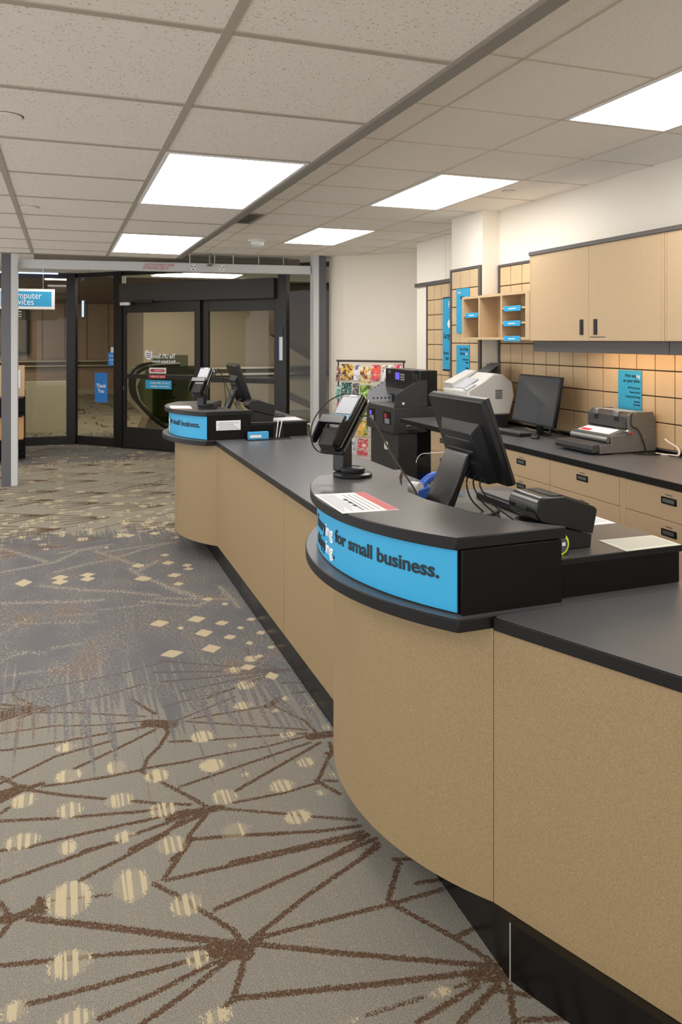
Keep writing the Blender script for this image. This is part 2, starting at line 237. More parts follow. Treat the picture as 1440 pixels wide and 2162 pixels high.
def carpet():
    xs = np.concatenate([np.arange(-2.6, -1.2, .1), np.arange(-1.2, 1.2, .01), np.arange(1.2, 4.6, .1)])
    ys = np.concatenate([np.arange(-3.6, .9, .15), np.arange(.9, 4.0, .009), np.arange(4.0, 8.0, .018), np.arange(8, 13, .025), np.arange(13, 26, .4)])
    nx, ny = len(xs), len(ys); X, Y = np.meshgrid(xs, ys); X = X.ravel(); Y = Y.ravel()
    br = np.full(X.size, -.03); cr = np.full(X.size, -.03); st = np.zeros(X.size); sp = np.full(X.size, -.05)
    def seg(arr, p, q, w, reach):
        m = (X > min(p[0], q[0])-reach) & (X < max(p[0], q[0])+reach) & (Y > min(p[1], q[1])-reach) & (Y < max(p[1], q[1])+reach)
        if not m.any(): return
        px, py = X[m]-p[0], Y[m]-p[1]; dx, dy = q[0]-p[0], q[1]-p[1]; L = dx*dx+dy*dy+1e-9
        t = np.clip((px*dx+py*dy)/L, 0, 1); d = np.hypot(px-t*dx, py-t*dy)
        arr[m] = np.maximum(arr[m], w-d)
    for pts, wd in BROWN:
        for p, q in zip(pts, pts[1:]): seg(br, p, q, wd, .05)
    # the same fan motif, repeated on its lattice where the near carpet gives way to the far one
    fans = [(-.56, .33), (-.60, .20), (-.58, .08), (-.50, -.05), (-.40, -.16)]
    rng = random.Random(3)
    for i in range(-6, 5):
        for j in range(-4, 40):
            hx = .47+.56*i; hy = 2.01+.66*j+(.33 if i % 2 else 0)
            if hy > 6: hx += rng.uniform(-.12, .12); hy += rng.uniform(-.15, .15)
            if hy < .9 or (hy < 3.5 and -.45 < hx < 1.2): continue
            if 3.7 < hy < 6.4: continue
            gw = .010 if hy < 6 else .013
            for fx, fy in fans: seg(br, (hx, hy), (hx+fx, hy+fy), gw, .05)
            if hy < 6: seg(br, (hx, hy), (hx-.12, hy+.17), .009, .05); seg(br, (hx-.12, hy+.17), (hx-.1, hy+.33), .009, .05)
            else: seg(br, (hx-.5, hy+.3), (hx-.9, hy+.05), .010, .05); seg(br, (hx-.56, hy+.33), (hx, hy+.66), .008, .05)
            seg(br, (hx-.03, hy), (hx+.03, hy), .016 if hy < 6 else .004, .05)
            for k in range(3):
                if rng.random() < .75: CREAM.append((hx-rng.uniform(.05, .5), hy+rng.uniform(-.2, .25), rng.uniform(.03, .055), rng.uniform(.03, .05), 1))
    for i in range(120):
        CREAM.append((rng.uniform(-1.2, 1.1), rng.gauss(7.3, .45), rng.uniform(.03, .06), rng.uniform(.03, .06), 1))
    for i in range(50):
        CREAM.append((rng.uniform(-1.0, 3), rng.gauss(10.6, .5), rng.uniform(.04, .08), rng.uniform(.04, .07), 1))
    for cx, cy, rx, ry, s in CREAM:
        if rx <= 0 or ry <= 0: continue
        m = (abs(X-cx) < rx*1.8+.02) & (abs(Y-cy) < ry*1.8+.02)
        if not m.any(): continue
        a, b = abs(X[m]-cx)/rx, abs(Y[m]-cy)/ry
        d = np.hypot(a, b) if s else (a+b)
        v = (1-d)*min(rx, ry); better = v > cr[m]
        cr[m] = np.maximum(cr[m], v); q = st[m]; q[better] = s; st[m] = q
    for pts, wd in SPECK:
        for p, q in zip(pts, pts[1:]): seg(sp, p, q, wd, .09)
    def sm(a, b, t): t = np.clip((t-a)/(b-a), 0, 1); return t*t*(3-2*t)
    zone = sm(2.6, 4.5, Y+.25*X)*(1-sm(6.3, 7.4, Y+.2*X))+sm(10.4, 11.2, Y)*(1-sm(13, 15, Y))
    me = bpy.data.meshes.new('floor')
    idx = (np.arange(ny-1)[:, None]*nx+np.arange(nx-1)[None, :]).ravel()
    F = np.stack([idx, idx+1, idx+1+nx, idx+nx], 1).astype(np.int32)
    me.vertices.add(X.size); me.vertices.foreach_set('co', np.stack([X, Y, np.zeros(X.size)], 1).ravel().astype(np.float32))
    me.loops.add(F.size); me.loops.foreach_set('vertex_index', F.ravel())
    me.polygons.add(len(F)); me.polygons.foreach_set('loop_start', np.arange(0, F.size, 4, dtype=np.int32))
    me.update(calc_edges=True)
    for nm, ar in (('brown', br), ('cream', cr), ('stripe', st), ('speck', sp), ('zone', zone)):
        me.attributes.new(nm, 'FLOAT', 'POINT').data.foreach_set('value', ar.astype(np.float32))
    # material
    m = bpy.data.materials.new('carpet'); m.use_nodes = True; nt = m.node_tree; b = nt.nodes['Principled BSDF']
    L = nt.links.new
    tc = node(nt, 'ShaderNodeTexCoord')
    def noise(scale, sc=(1, 1, 1), det=2):
        mp = node(nt, 'ShaderNodeMapping'); mp.inputs['Scale'].default_value = sc; L(tc.outputs['Object'], mp.inputs[0])
        n = node(nt, 'ShaderNodeTexNoise'); n.inputs['Scale'].default_value = scale; n.inputs['Detail'].default_value = det; L(mp.outputs[0], n.inputs['Vector']); return n.outputs[0]
    def att(n): a = node(nt, 'ShaderNodeAttribute', attribute_name=n); return a.outputs['Fac']
    def math_(op, a, b_, c=None):
        n = node(nt, 'ShaderNodeMath', operation=op)
        for i, q in enumerate((a, b_, c)):
            if q is None: continue
            if isinstance(q, (int, float)): n.inputs[i].default_value = q
            else: L(q, n.inputs[i])
        return n.outputs[0]
    def step(v, lo, hi):
        r = node(nt, 'ShaderNodeMapRange'); r.inputs[1].default_value = lo; r.inputs[2].default_value = hi; L(v, r.inputs[0]); return r.outputs[0]
    def mix(f, a, c):
        n = node(nt, 'ShaderNodeMix', data_type='RGBA')
        for i, q in ((0, f), (6, a), (7, c)):
            if isinstance(q, (int, float)): n.inputs[i].default_value = q
            elif isinstance(q, tuple): n.inputs[i].default_value = q
            else: L(q, n.inputs[i])
        return n.outputs[2]
    rag = noise(120, (1.8, .8, 1), 3); pile = noise(300, (1, 1, 1), 3); streak = noise(30, (1.6, .055, 1), 1); stripe = noise(48, (1.5, .03, 1), 0); wide = noise(3.2, (1, .6, 1), 3)
    mott = noise(160, (1.4, .5, 1), 3); dash = noise(85, (.9, 1.9, 1), 3)
    grey = mix(step(pile, .35, .68), lin('#6d6a62'), lin('#9a968c'))
    grey = mix(math_('MULTIPLY', step(streak, .52, .62), .45), grey, mix(step(mott, .45, .55), lin('#7a766a'), lin('#999080')))
    blue = mix(step(pile, .35, .65), lin('#4e4e53'), lin('#7f7d7d'))
    spk = math_('MULTIPLY', step(dash, .57, .60), step(wide, .36, .58))
    blue = mix(math_('MULTIPLY', spk, .8), blue, lin('#b3a98f'))
    rust = math_('MULTIPLY', step(wide, .56, .66), step(mott, .42, .56)); blue = mix(math_('MULTIPLY', rust, .6), blue, lin('#80634c'))
    far = node(nt, 'ShaderNodeSeparateXYZ'); L(tc.outputs['Object'], far.inputs[0])
    grey = mix(math_('MULTIPLY', step(far.outputs[1], 5.5, 7.5), .55), grey, mix(step(dash, .45, .6), lin('#9a917f'), lin('#b3aa95')))
    zn = att('zone'); zz = math_('ADD', zn, math_('MULTIPLY', math_('SUBTRACT', streak, .5), 2.0)); zz = math_('ADD', zz, math_('MULTIPLY', math_('SUBTRACT', mott, .5), .9))
    zs = step(zz, .46, .54)
    # keep pure ends pure
    zs = math_('MINIMUM', zs, step(zn, .02, .12)); zs = math_('MAXIMUM', zs, step(zn, .86, .97))
    base = mix(zs, grey, blue)
    sv = math_('ADD', att('speck'), math_('MULTIPLY', math_('SUBTRACT', dash, .60), .30))
    base = mix(math_('MULTIPLY', step(sv, -.002, .004), .85), base, lin('#b9ae94'))
    bv = math_('ADD', att('brown'), math_('MULTIPLY', math_('SUBTRACT', rag, .56), .026))
    bm_ = step(bv, -.0008, .0008)
    bm_ = math_('MULTIPLY', bm_, math_('SUBTRACT', 1.0, math_('MULTIPLY', zs, .55)))
    bm_ = math_('MULTIPLY', bm_, math_('SUBTRACT', 1.0, math_('MULTIPLY', step(dash, .60, .63), .75)))
    brown = mix(step(mott, .35, .65), lin('#4c3a2a'), lin('#655040'))
    base = mix(bm_, base, brown)
    cv = math_('ADD', att('cream'), math_('MULTIPLY', math_('MULTIPLY', math_('SUBTRACT', rag, .60), .06), math_('ADD', math_('MULTIPLY', att('stripe'), .85), .15)))
    cm = step(cv, -.001, .001)
    gaps = math_('MULTIPLY', step(stripe, .50, .53), att('stripe'))
    cm = math_('MULTIPLY', cm, math_('SUBTRACT', 1.0, math_('MULTIPLY', gaps, .72)))
    base = mix(cm, base, mix(step(pile, .3, .7), lin('#c3b494'), lin('#aea287')))
    L(base, b.inputs['Base Color']); b.inputs['Roughness'].default_value = 1.; b.inputs['Specular IOR Level'].default_value = .1
    bp = node(nt, 'ShaderNodeBump'); bp.inputs['Strength'].default_value = .7; bp.inputs['Distance'].default_value = .004; L(pile, bp.inputs['Height']); L(bp.outputs[0], b.inputs['Normal'])
    me.materials.append(m)
    o = bpy.data.objects.new('floor', me); COL.objects.link(o); o['kind'] = 'structure'
carpet()
# ------------------------------------------------------------------ ceilings
struct('ceiling_1', MB().box(-2.6, -3.6, HL, 1.0, 7.05, HL+.25), 'tile_left')
b = MB().box(1.0, -3.6, HR, 4.6, 13.2, HR+.05); b.box(-2.6, 7.05, HR, 1.0, 13.2, HR+.05)
struct('ceiling_2', b, 'tile_right')
b = MB()
for i in range(-5, 2):
    x = .373+T*i; b.box(x-.012, -3.6, HL-.004, x+.012, 7.05, HL+.001)
for j in range(-9, 9):
    y = 1.806+T*j; b.box(-2.6, y-.012, HL-.003, 1.0, y+.012, HL+.001)
struct('trim_1', b, 'bar')
b = MB().box(.985, -3.6, HL-.006, 1.03, 7.075, HL+.05); b.box(-2.6, 7.04, HL-.006, 1.03, 7.075, HL+.05)
struct('trim_2', b, 'lip')
b = MB()
for i in range(0, 4):
    x = 1.60+T*i; b.box(x-.006, -3.6, HR-.003, x+.006, 9.0, HR+.001)
for j in range(-10, 18):
    y = 2.4028+T*j; b.box(1.0, y-.006, HR-.0025, 4.6, y+.006, HR+.001)
for i in range(-6, 0):
    x = 1.60+T*i; b.box(x-.006, 7.1, HR-.003, x+.006, 13, HR+.001)
struct('trim_3', b, 'bar_light')
# ------------------------------------------------------------------ walls
struct('wall_left', MB().box(-2.7, 9.4, 0, -2.6, 12.8, HR), 'cream')      # left and rear walls left out so world light reaches the ceiling
struct('wall_right', MB().box(3.315, -3.6, 0, 3.75, 5.325, HR), 'cream')
struct('trim_4', MB().box(3.158, 5.325, 0, 3.75, 5.835, HR), 'cream')             # the boxed-out column
b = MB().box(3.594, 5.835, 0, 3.75, 7.42, HR); b.box(3.591, 6.768, 2.245, 3.596, 6.774, HR)
struct('wall_far_right', b, 'cream')
struct('wall_back', MB().prism([(3.17, 9.016), (3.28, 8.86), (4.6, 7.63), (4.6, 9.0), (3.45, 9.75), (3.34, 9.56)], 0, HR), 'cream_dim')
struct('wall_back_right', MB().box(3.75, 7.42, 0, 4.7, 7.52, HR), 'cream')
struct('trim_5', MB().box(3.565, 5.835, 2.205, 3.594, 7.42, 2.243), 'dark_trim')
struct('baseboard_left', MB().box(-2.6, 9.4, 0, -2.585, 12.7, .1), 'frame_black')

# ------------------------------------------------------------------ light fixtures in the ceiling
def fixture(x0, y0, x1, y1, zc, label, group=None, lampm='lamp', d=.0):
    t = thing('ceiling_light', label, 'ceiling light', ((x0+x1)/2, (y0+y1)/2, zc), 0, group)
    hx, hy = (x1-x0)/2-.012, (y1-y0)/2-.012; f = MB()
    for a in ((-hx, -hy, hx, -hy+.016), (-hx, hy-.016, hx, hy), (-hx, -hy+.016, -hx+.016, hy-.016), (hx-.016, -hy+.016, hx, hy-.016)):
        f.box(a[0], a[1], -.006, a[2], a[3], 0)
    obj('frame', f, 'white', t)
    obj('diffuser', MB().box(-hx+.016, -hy+.016, -.004, hx-.016, hy-.016, -.0005), lampm, t)
NG = 'ceiling lights out of the picture'
for k, lab in ((0, 'nearest square-cut light panel at the upper right edge, in the raised ceiling'), (1, 'middle light panel of the raised ceiling, above the wall cabinets'),
               (2, 'farthest light panel of the raised ceiling, beside the smoke detector')):
    y = 1.793+2.438*k; fixture(2.21, y, 2.82, y+2*T, HR, lab)
fixture(.373, 3.025, .983, 3.025+2*T, HL, 'largest light panel, in the lowered ceiling over the main counter')
fixture(.373, 5.463, .983, 5.463+2*T, HL, 'smaller light panel in the lowered ceiling, over the far counter end')
for x, y, h in ((2.21, -.645, HR), (2.21, -3.08, HR), (.373, -1.85, HL), (-1.456, .587, HL), (-1.456, 3.025, HL), (-1.456, 5.463, HL), (-1.456, -1.85, HL)):
    fixture(x, y, x+T, y+2*T, h, 'white ceiling light panel outside the left or near edge of the view', NG)
fixture(-.28, 9.45, .29, 10.12, HR, 'thin light panel seen edge-on above the metal beam at left')
fixture(-1.7, 9.45, -1.1, 10.67, HR, 'light panel over the computer corner, hidden by the left post')
# other ceiling things
def cover(x, y, zc, r, lab):
    t = thing('sprinkler_cover', lab, 'sprinkler cover', (x, y, zc), 0)
    obj('plate', MB().lathe([(r*.93, 0), (r*.93, -.004), (r*.6, -.006)][::-1]), 'tile_left', t)
    obj('gap_ring', MB().lathe([(r, -.0005), (r, 0)]), 'groove', t)
cover(-.17, 2.74, HL-.0005, .052, 'flat round sprinkler cover in the lowered ceiling, nearest the left edge')
cover(-.169, 4.586, HL-.0005, .052, 'small round sprinkler cover farther back in the lowered ceiling')
cover(2.925, 4.585, HR-.0005, .045, 'small round sprinkler cover in the raised ceiling above the wall cabinets')
t = thing('smoke_detector', 'round white smoke detector on the raised ceiling', 'smoke detector', (1.93, 7.8, HR))
obj('mounting_plate', MB().lathe([(.1, 0), (.1, -.012), (.085, -.016)][::-1]), 'white', t)
obj('sensor_dome', MB().lathe([(.066, -.016), (.066, -.045), (.05, -.06), (.02, -.064)][::-1]), 'white', t, smooth=True)
t = thing('ceiling_vent', 'grey slotted air vent where the two ceilings meet', 'air vent', (1.42, 6.4, HR))
obj('frame', MB().box(-.17, -.27, -.006, .16, .27, -.001), 'lip', t)
b = MB()
for k in range(8): b.box(-.14, -.24+.06*k, -.012, .13, -.222+.06*k, -.005)
obj('slat', b, 'grey_metal', t)

# ------------------------------------------------------------------ roll-down grille: posts, beam, rolled curtain
def post(x, y, side, lab):
    t = thing('grille_post', lab, 'post', (x, y, 0))
    obj('guide_channel', MB().box(-.055, 0, 0, .045, .12, HR), 'post_dark', t, bevel=.003)
    a = (.045, .115) if side > 0 else (-.125, -.055)
    obj('cover_strip', MB().box(a[0], -.012, 0, a[1], .13, HR), 'post_light', t, bevel=.003)
post(-.578, 9.3, 1, 'grey metal post at the left edge of the open shop front')
post(3.045, 8.95, -1, 'grey metal post beside the beige back wall')
p0, p1 = Vector((-.44, 9.36, 0)), Vector((2.91, 9.02, 0))
t = thing('grille_beam', 'long pale metal beam with warning sticker spanning between the two posts', 'beam', (0, 0, 2.455))
dx = (p1-p0).normalized(); ny = Vector((-dx.y, dx.x, 0))
obj('beam_face', MB().prism([tuple((p0)[:2]), tuple((p1)[:2]), tuple((p1+ny*.09)[:2]), tuple((p0+ny*.09)[:2])], 0, .105), 'post_light', t, bevel=.004)
def onbeam(u, z): q = p0+dx*u-ny*.002; return (q.x, q.y, 2.455+z)
letters('warning_text', 'CAUTION KEEP CLEAR', .045, 'red_soft', t, onbeam(1.36, .058), dx, xs=.75)
letters('warning_text', 'OF MOVING GRILLE', .045, 'red_soft', t, onbeam(1.34, .018), dx, xs=.75)
for u, m_ in ((1.93, 'ink'), (2.27, 'grey_metal')):
    c = onbeam(u, .052); b = MB(); b.M = Matrix.Translation(c) @ Matrix.Rotation(math.atan2(dx.y, dx.x), 4, 'Z') @ Matrix.Rotation(PI/2, 4, 'X')
    b.lathe([(.038, 0), (.038, .001)]); obj('round_sticker', b, 'white', t, world=True)
    b2 = MB(); b2.M = b.M
    for k in range(3):
        a = k*2*PI/3+.4; b2.prism([(.006*math.cos(a), .006*math.sin(a)), (.03*math.cos(a-.35), .03*math.sin(a-.35)), (.03*math.cos(a+.35), .03*math.sin(a+.35))], .0012, .0022)
    obj('round_mark', b2, m_, t, world=True)
q = onbeam(2.12, .1)
b = MB().tube([(q[0], q[1]-.03, HR), (q[0], q[1]-.03, HR-.14)], .012); b.lathe([(.012, -.16), (.045, -.15), (.012, -.14)], (q[0], q[1]-.03, HR))
tag(obj('ceiling_sprinkler', b, 'metal_dull', smooth=True), 'small metal sprinkler hanging in front of the grille beam', 'sprinkler')
t = thing('rolling_grille', 'rolled-up grey slat grille above the metal beam', 'grille', (0, 9.15, 2.56))
b = MB()
for k in range(8):
    z = 2.572+.0135*k; b.tube([(1.1+.2*i, 9.27+.04*(k % 3), z+.004*math.sin(i*1.7+k*2.1)) for i in range(9)], .0055, 6)
obj('grille_rod', b, 'metal_dull', t, world=True)
for x in (1.45, 1.75, 1.98, 2.3, 2.62): obj('grille_link', MB().tube([(x, 9.24, 2.566), (x, 9.24, 2.68)], .006, 6), 'white', t, world=True)
obj('roll_housing', MB().box(-.3, 9.47, 2.565, 2.9, 9.5, 2.68), 'concrete', t, world=True)

# ------------------------------------------------------------------ shop front: two fixed windows, sliding door, side light
A0 = Vector((.802, 12.101, 0))
DM = Matrix(((D45.x, N45.x, 0, A0.x), (D45.y, N45.y, 0, A0.y), (0, 0, 1, 0), (0, 0, 0, 1)))
def dmb(): m = MB(); m.M = DM; return m
def sroot(name):
    o = bpy.data.objects.new(name, None); COL.objects.link(o); o['kind'] = 'structure'; return o
w1 = sroot('window_1')
b = MB().box(-2.6, 12.72, 0, .1, 12.78, .125); b.box(-2.6, 12.72, 2.6, .1, 12.78, HR); b.box(-1.1, 12.72, .1, -1.0, 12.78, 2.6)
struct('window_frame', b, 'frame_face', parent=w1); struct('pane', MB().box(-2.6, 12.745, .12, .12, 12.751, 2.62), 'clear_glass', parent=w1)
struct('mullion', MB().prism([(.07, 12.66), (.2, 12.66), (.24, 12.70), (.2, 12.80), (.07, 12.80)], 0, HR), 'frame_black', parent=w1)
w2 = sroot('window_2')
b = dmb().box(-.86, 0, 0, -.03, .06, .13); b.box(-.86, 0, 2.62, -.03, .06, HR)
struct('window_frame', b, 'frame_face', parent=w2); struct('pane', dmb().box(-.86, .025, .12, -.03, .031, 2.64), 'clear_glass', parent=w2)
w3 = sroot('window_3')
b = dmb().box(2.94, 0, 0, 3.75, .06, .13); b.box(2.94, 0, 2.62, 3.75, .06, HR); b.box(3.7, 0, .1, 3.75, .06, 2.65)
struct('window_frame', b, 'frame_face', parent=w3); struct('pane', dmb().box(2.94, .025, .12, 3.72, .031, 2.64), 'clear_glass', parent=w3)
w4 = sroot('window_4')      # transom over the door
struct('window_frame', dmb().box(.1, 0, 2.62, 2.82, .06, HR), 'frame_black', parent=w4)
struct('pane', dmb().box(.1, .025, 2.47, 2.82, .031, 2.63), 'clear_glass', parent=w4)
d1 = sroot('door_1')
b = dmb().box(-.06, -.02, 0, .1, .08, HR); b.box(2.82, -.02, 0, 2.95, .08, HR)
struct('jamb', b, 'frame_black', parent=d1)
struct('operator_box', dmb().box(.1, -.08, 2.21, 2.79, .1, 2.49), 'operator', parent=d1, bevel=.006)
def leaf(s0, s1, st0, st1, off, zm=1.053):
    b = dmb(); b.box(s0, off, 0, s0+st0, off+.045, 2.215); b.box(s1-st1, off, 0, s1, off+.045, 2.215)
    b.box(s0+st0, off, 0, s1-st1, off+.045, .315); b.box(s0+st0, off, 2.05, s1-st1, off+.045, 2.215); b.box(s0+st0, off, zm, s1-st1, off+.045, zm+.07)
    lf = struct('door_leaf', b, 'frame_face', parent=d1, bevel=.003)
    struct('pane', dmb().box(s0+st0, off+.02, .315, s1-st1, off+.026, 2.05), 'clear_glass', parent=lf)
    return lf
l1 = leaf(.1, 1.52, .05, .10, .0); l2 = leaf(1.49, 2.82, .14, .10, .05, 1.03)
struct('threshold', dmb().box(.1, -.05, 0, 2.82, .1, .012), 'frame_black', parent=d1)
b = dmb().box(.15, -.13, 2.155, .33, -.08, 2.205); struct('motion_sensor', b, 'white', parent=d1, bevel=.012)
struct('sensor_bracket', dmb().box(.4, -.1, 2.19, .75, -.08, 2.235), 'frame_black', parent=d1)
struct('door_lock', dmb().box(.112, -.012, .88, .132, 0, .93), 'metal_dull', parent=d1)
# lettering and decals on the glass (read from the mall side, so mirrored here)
def decal(name, s0, z0, s1, z1, m_, lab, off=-.004, parent=None):
    t = obj(name, dmb().box(s0, off-.001, z0, s1, off, z1), m_)
    return tag(t, lab, 'sticker') if parent is None else t
def P45(s, z, off=-.006): q = A0+D45*s+N45*off; return (q.x, q.y, z)
t = thing('window_lettering', 'white mirrored shop name lettering with shield on the sliding door glass', 'lettering', P45(.8, 1.3))
letters('shop_name', 'The UPS Store', .096, 'white_txt', t, P45(1.09, 1.365), -D45, align='LEFT', xs=.72, offset=.0012)
letters('shop_name', 'Print & Business Services', .062, 'white_txt', t, P45(1.09, 1.30), -D45, align='LEFT', xs=.66, offset=.0008)
b = dmb().prof_y([(.57, 1.49), (.53, 1.47), (.53, 1.40), (.55, 1.36), (.60, 1.335), (.65, 1.36), (.665, 1.40), (.665, 1.47), (.62, 1.455)], -.007, -.006)
obj('shield', b, 'white_txt', t, world=True)
b = dmb()
for k in range(3): b.box(.555, -.009, 1.375+.027*k, .64, -.0075, 1.385+.027*k)
obj('shield_bars', b, 'grey_plastic', t, world=True)
t = decal('push_sticker', .61, 1.14, .92, 1.225, 'white', 'white sticker with a red two-headed arrow on the door glass')
obj('arrow', dmb().prof_y([(.625, 1.183), (.65, 1.205), (.88, 1.205), (.905, 1.183), (.88, 1.16), (.65, 1.16)], -.007, -.006), 'red', t)
letters('lettering', 'IN EMERGENCY', .03, 'white_txt', t, P45(.87, 1.173, -.008), -D45, xs=.8)
t = decal('push_sticker', .60, 1.068, .91, 1.115, 'red', 'red text sticker on the middle rail of the left sliding door')
letters('lettering', 'PUSH TO OPEN', .04, 'white_txt', t, P45(.895, 1.078, -.007), -D45, xs=.9)
t = decal('notice_sticker', .54, .91, 1.02, 1.04, 'blue', 'bright blue notice sticker just below the door rail')
letters('lettering', 'Look for information', .05, 'white_txt', t, P45(.99, .985, -.007), -D45, xs=.85)
letters('lettering', 'and service updates', .05, 'white_txt', t, P45(.97, .935, -.007), -D45, xs=.85)
decal('push_sticker', 2.17, 1.045, 2.24, 1.09, 'red_soft', 'small red sticker on the rail of the right sliding door', off=.047)
t = decal('door_label', 2.845, 1.36, 2.895, 1.68, 'white', 'tall narrow white and blue label on the right door jamb', off=-.022)
obj('label_edge', dmb().box(2.835, -.0235, 1.36, 2.845, -.0225, 1.68), 'sky_blue', t)
tag(obj('door_switch', dmb().box(2.84, -.03, 1.7, 2.9, -.02, 1.82), 'black_plastic'), 'small black key switch above the white door label', 'switch')
t = decal('thank_you_sign', -.469, .673, -.215, 1.127, 'sky_blue', 'tall blue thank-you sign stuck on the narrow window', off=.02)
letters('lettering', 'Thank', .085, 'white_txt', t, P45(-.34, .90, .018), D45, align='CENTER', offset=.002, xs=.9)
letters('lettering', 'You', .085, 'white_txt', t, P45(-.34, .82, .018), D45, align='CENTER', offset=.002, xs=.9)
t = decal('shop_sticker', -.205, 1.24, -.05, 1.44, 'sky_blue', 'blue sticker with white letters at the window edge beside the door', off=.02)
letters('lettering', 'Print', .055, 'white_txt', t, P45(-.17, 1.375, .018), D45, xs=.8)
letters('lettering', '& ship', .055, 'white_txt', t, P45(-.17, 1.315, .018), D45, xs=.8)
letters('lettering', 'here', .045, 'white_txt', t, P45(-.15, 1.265, .018), D45, xs=.8)
decal('paper_notice', -.148, 1.442, -.06, 1.526, 'paper', 'small white paper notice above the blue round-cornered sticker', off=.02)
t = thing('neon_reflection_bar', 'added glowing bar standing in for a neon reflection at the window mullion', 'light', P45(-.775, 2.0, .08))  # glowing bar added in place of a neon reflection in the glass
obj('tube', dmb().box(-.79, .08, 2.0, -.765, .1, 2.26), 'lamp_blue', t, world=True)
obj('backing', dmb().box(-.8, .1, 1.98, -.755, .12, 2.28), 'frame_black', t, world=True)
t = thing('light_strip', 'blue-tinted light strip along the top of the left window', 'light', (-.4, 12.6, HR))
obj('tube', MB().box(-.55, -.01, -.03, .35, .01, -.012), 'lamp_blue', t); obj('channel', MB().box(-.55, -.015, -.012, .35, .015, 0), 'white', t)

# hanging sign
t = thing('hanging_sign', 'blue and white computer services sign hanging behind the left post', 'sign', (-.29, 9.9, 2.01))
obj('board', MB().box(-.42, 0, 0, .213, .02, .245), 'white', t, bevel=.003)
obj('face', MB().box(-.39, -.002, .035, .175, .001, .215), 'blue', t)
for x in (-.3, .08): obj('wire', MB().tube([(x, .01, .245), (x, .01, HR-2.01)], .002, 5), 'wire', t)
letters('lettering', 'Computer', .115, 'white_txt', t, (-.325, -.003, .128), (1, 0, 0), world=False, xs=.8)
letters('lettering', 'Services', .115, 'white_txt', t, (-.325, -.003, .052), (1, 0, 0), world=False, xs=.8)

# shelf unit behind the left post
t = thing('shelf_unit', 'dark shelf unit mostly hidden behind the left post', 'shelf', (-.76, 11.4, 0))
b = MB().box(-.3, 0, 0, .29, .02, .95); b.box(-.3, -.35, 0, -.28, 0, .95); b.box(.27, -.02, 0, .29, 0, .95)
obj('carcass', b, 'black_wood', t)
for z in (.10, .28, .62, .84): obj('shelf', MB().box(-.28, -.34, z, .27, 0, z+.02), 'black_wood', t)
tag(obj('cardboard_box', MB().box(-.98, 11.1, .30, -.482, 11.35, .60), 'box_tan', bevel=.004), 'tan box on the lower shelf behind the left post', 'box')
tag(obj('display_board', MB().box(-.98, 11.3, .862, -.475, 11.38, 1.29), 'fibre_plain', bevel=.003), 'tan panel standing on top of the shelf behind the left post', 'board')
tag(obj('paper_notice', MB().box(-.75, 11.292, .98, -.53, 11.297, 1.23), 'paper'), 'white paper pinned on the tan panel behind the left post', 'paper')

# ------------------------------------------------------------------ the mall passage outside the glass
struct('wall_mall_far', MB().box(-6, 24, 0, 2.5, 24.2, 3.4), 'mauve'); struct('wall_mall_right', MB().prism([(1.67, 17), (9.5, 17), (9.5, 24.2), (1.67, 24.2)], 0, 3.4), 'greige')
struct('wall_mall_left', MB().box(-6.1, 12.8, 0, -6, 24.2, 3.4), 'mauve'); struct('wall_mall_side', MB().box(9.4, 8, 0, 9.5, 17, 3.4), 'greige')
struct('ceiling_mall', MB().prism([(-6, 13.2), (4.6, 13.2), (4.6, 8), (9.5, 8), (9.5, 24.2), (-6, 24.2)], HR+.02, HR+.1), 'brown_dark')
struct('floor_mall', MB().box(4.6, 8, -.02, 9.5, 17, 0), 'concrete')
struct('trim_6', MB().box(-6, 23.96, .0, 2.5, 24, .16), 'greige'); struct('trim_7', MB().box(1.67, 16.96, 0, 9.4, 17, .16), 'bar_light')
b = MB()
for k in range(12): b.box(-5.5+.62*k, 23.985, .95, -5.49+.62*k, 24.0, 3.3)
struct('trim_8', b, 'brown_dark')
for y, x0, x1, lab in ((23.9, -5.9, 2.4, 'double metal handrail on the far brown wall outside'), (16.9, 1.7, 9.3, 'double metal handrail on the grey-beige wall outside')):
    t = thing('handrail', lab, 'handrail', (x0, y, 0))
    for z in (.98, .84): obj('rail', MB().box(x0, y-.03, z, x1, y, z+.045), 'stainless', t, world=True)
    obj('backplate', MB().box(x0, y, .8, x1, y+.05, 1.0), 'brown_dark', t, world=True)
struct('wall_mall_low', MB().box(-2.6, 14.5, 0, .10, 14.6, .90), 'greige_low')
t = thing('framed_picture', 'large dark-framed picture on the mall wall behind the left window', 'picture', (-1.35, 23.9, 1.2))
obj('frame', MB().box(-.5, 0, 0, .45, .06, 1.35), 'frame_black', t); obj('canvas', MB().box(-.42, -.01, .08, .37, 0, 1.27), mat('canvas', '#3c5148', .6, noise=(3, .6), hex2='#8a6a2a'), t)
fixture(1.35, 12.0, 2.75, 12.75, HR-.005, 'mall ceiling light seen through the glass over the door', lampm='lamp_corridor')
fixture(-.3, 13.4, .2, 14.4, HR+.015, 'mall ceiling light seen through the left window', lampm='lamp_corridor')
for x, y in ((-3, 17), (3.6, 14.6), (-3.4, 20), (5.5, 11), (-2.4, 15), (1.3, 15.2), (-3.0, 22), (6, 14.5)):  # extra panels added out of sight to brighten the passage
    fixture(x, y, x+1.2, y+.6, HR+.015, 'added unseen mall light panel to brighten the passage, behind the door header', 'added unseen mall lights', lampm='lamp_corridor')
t = thing('escalator', 'escalator with black handrail loop and green glass side seen through the door', 'escalator', (1.5, 13.2, 0))
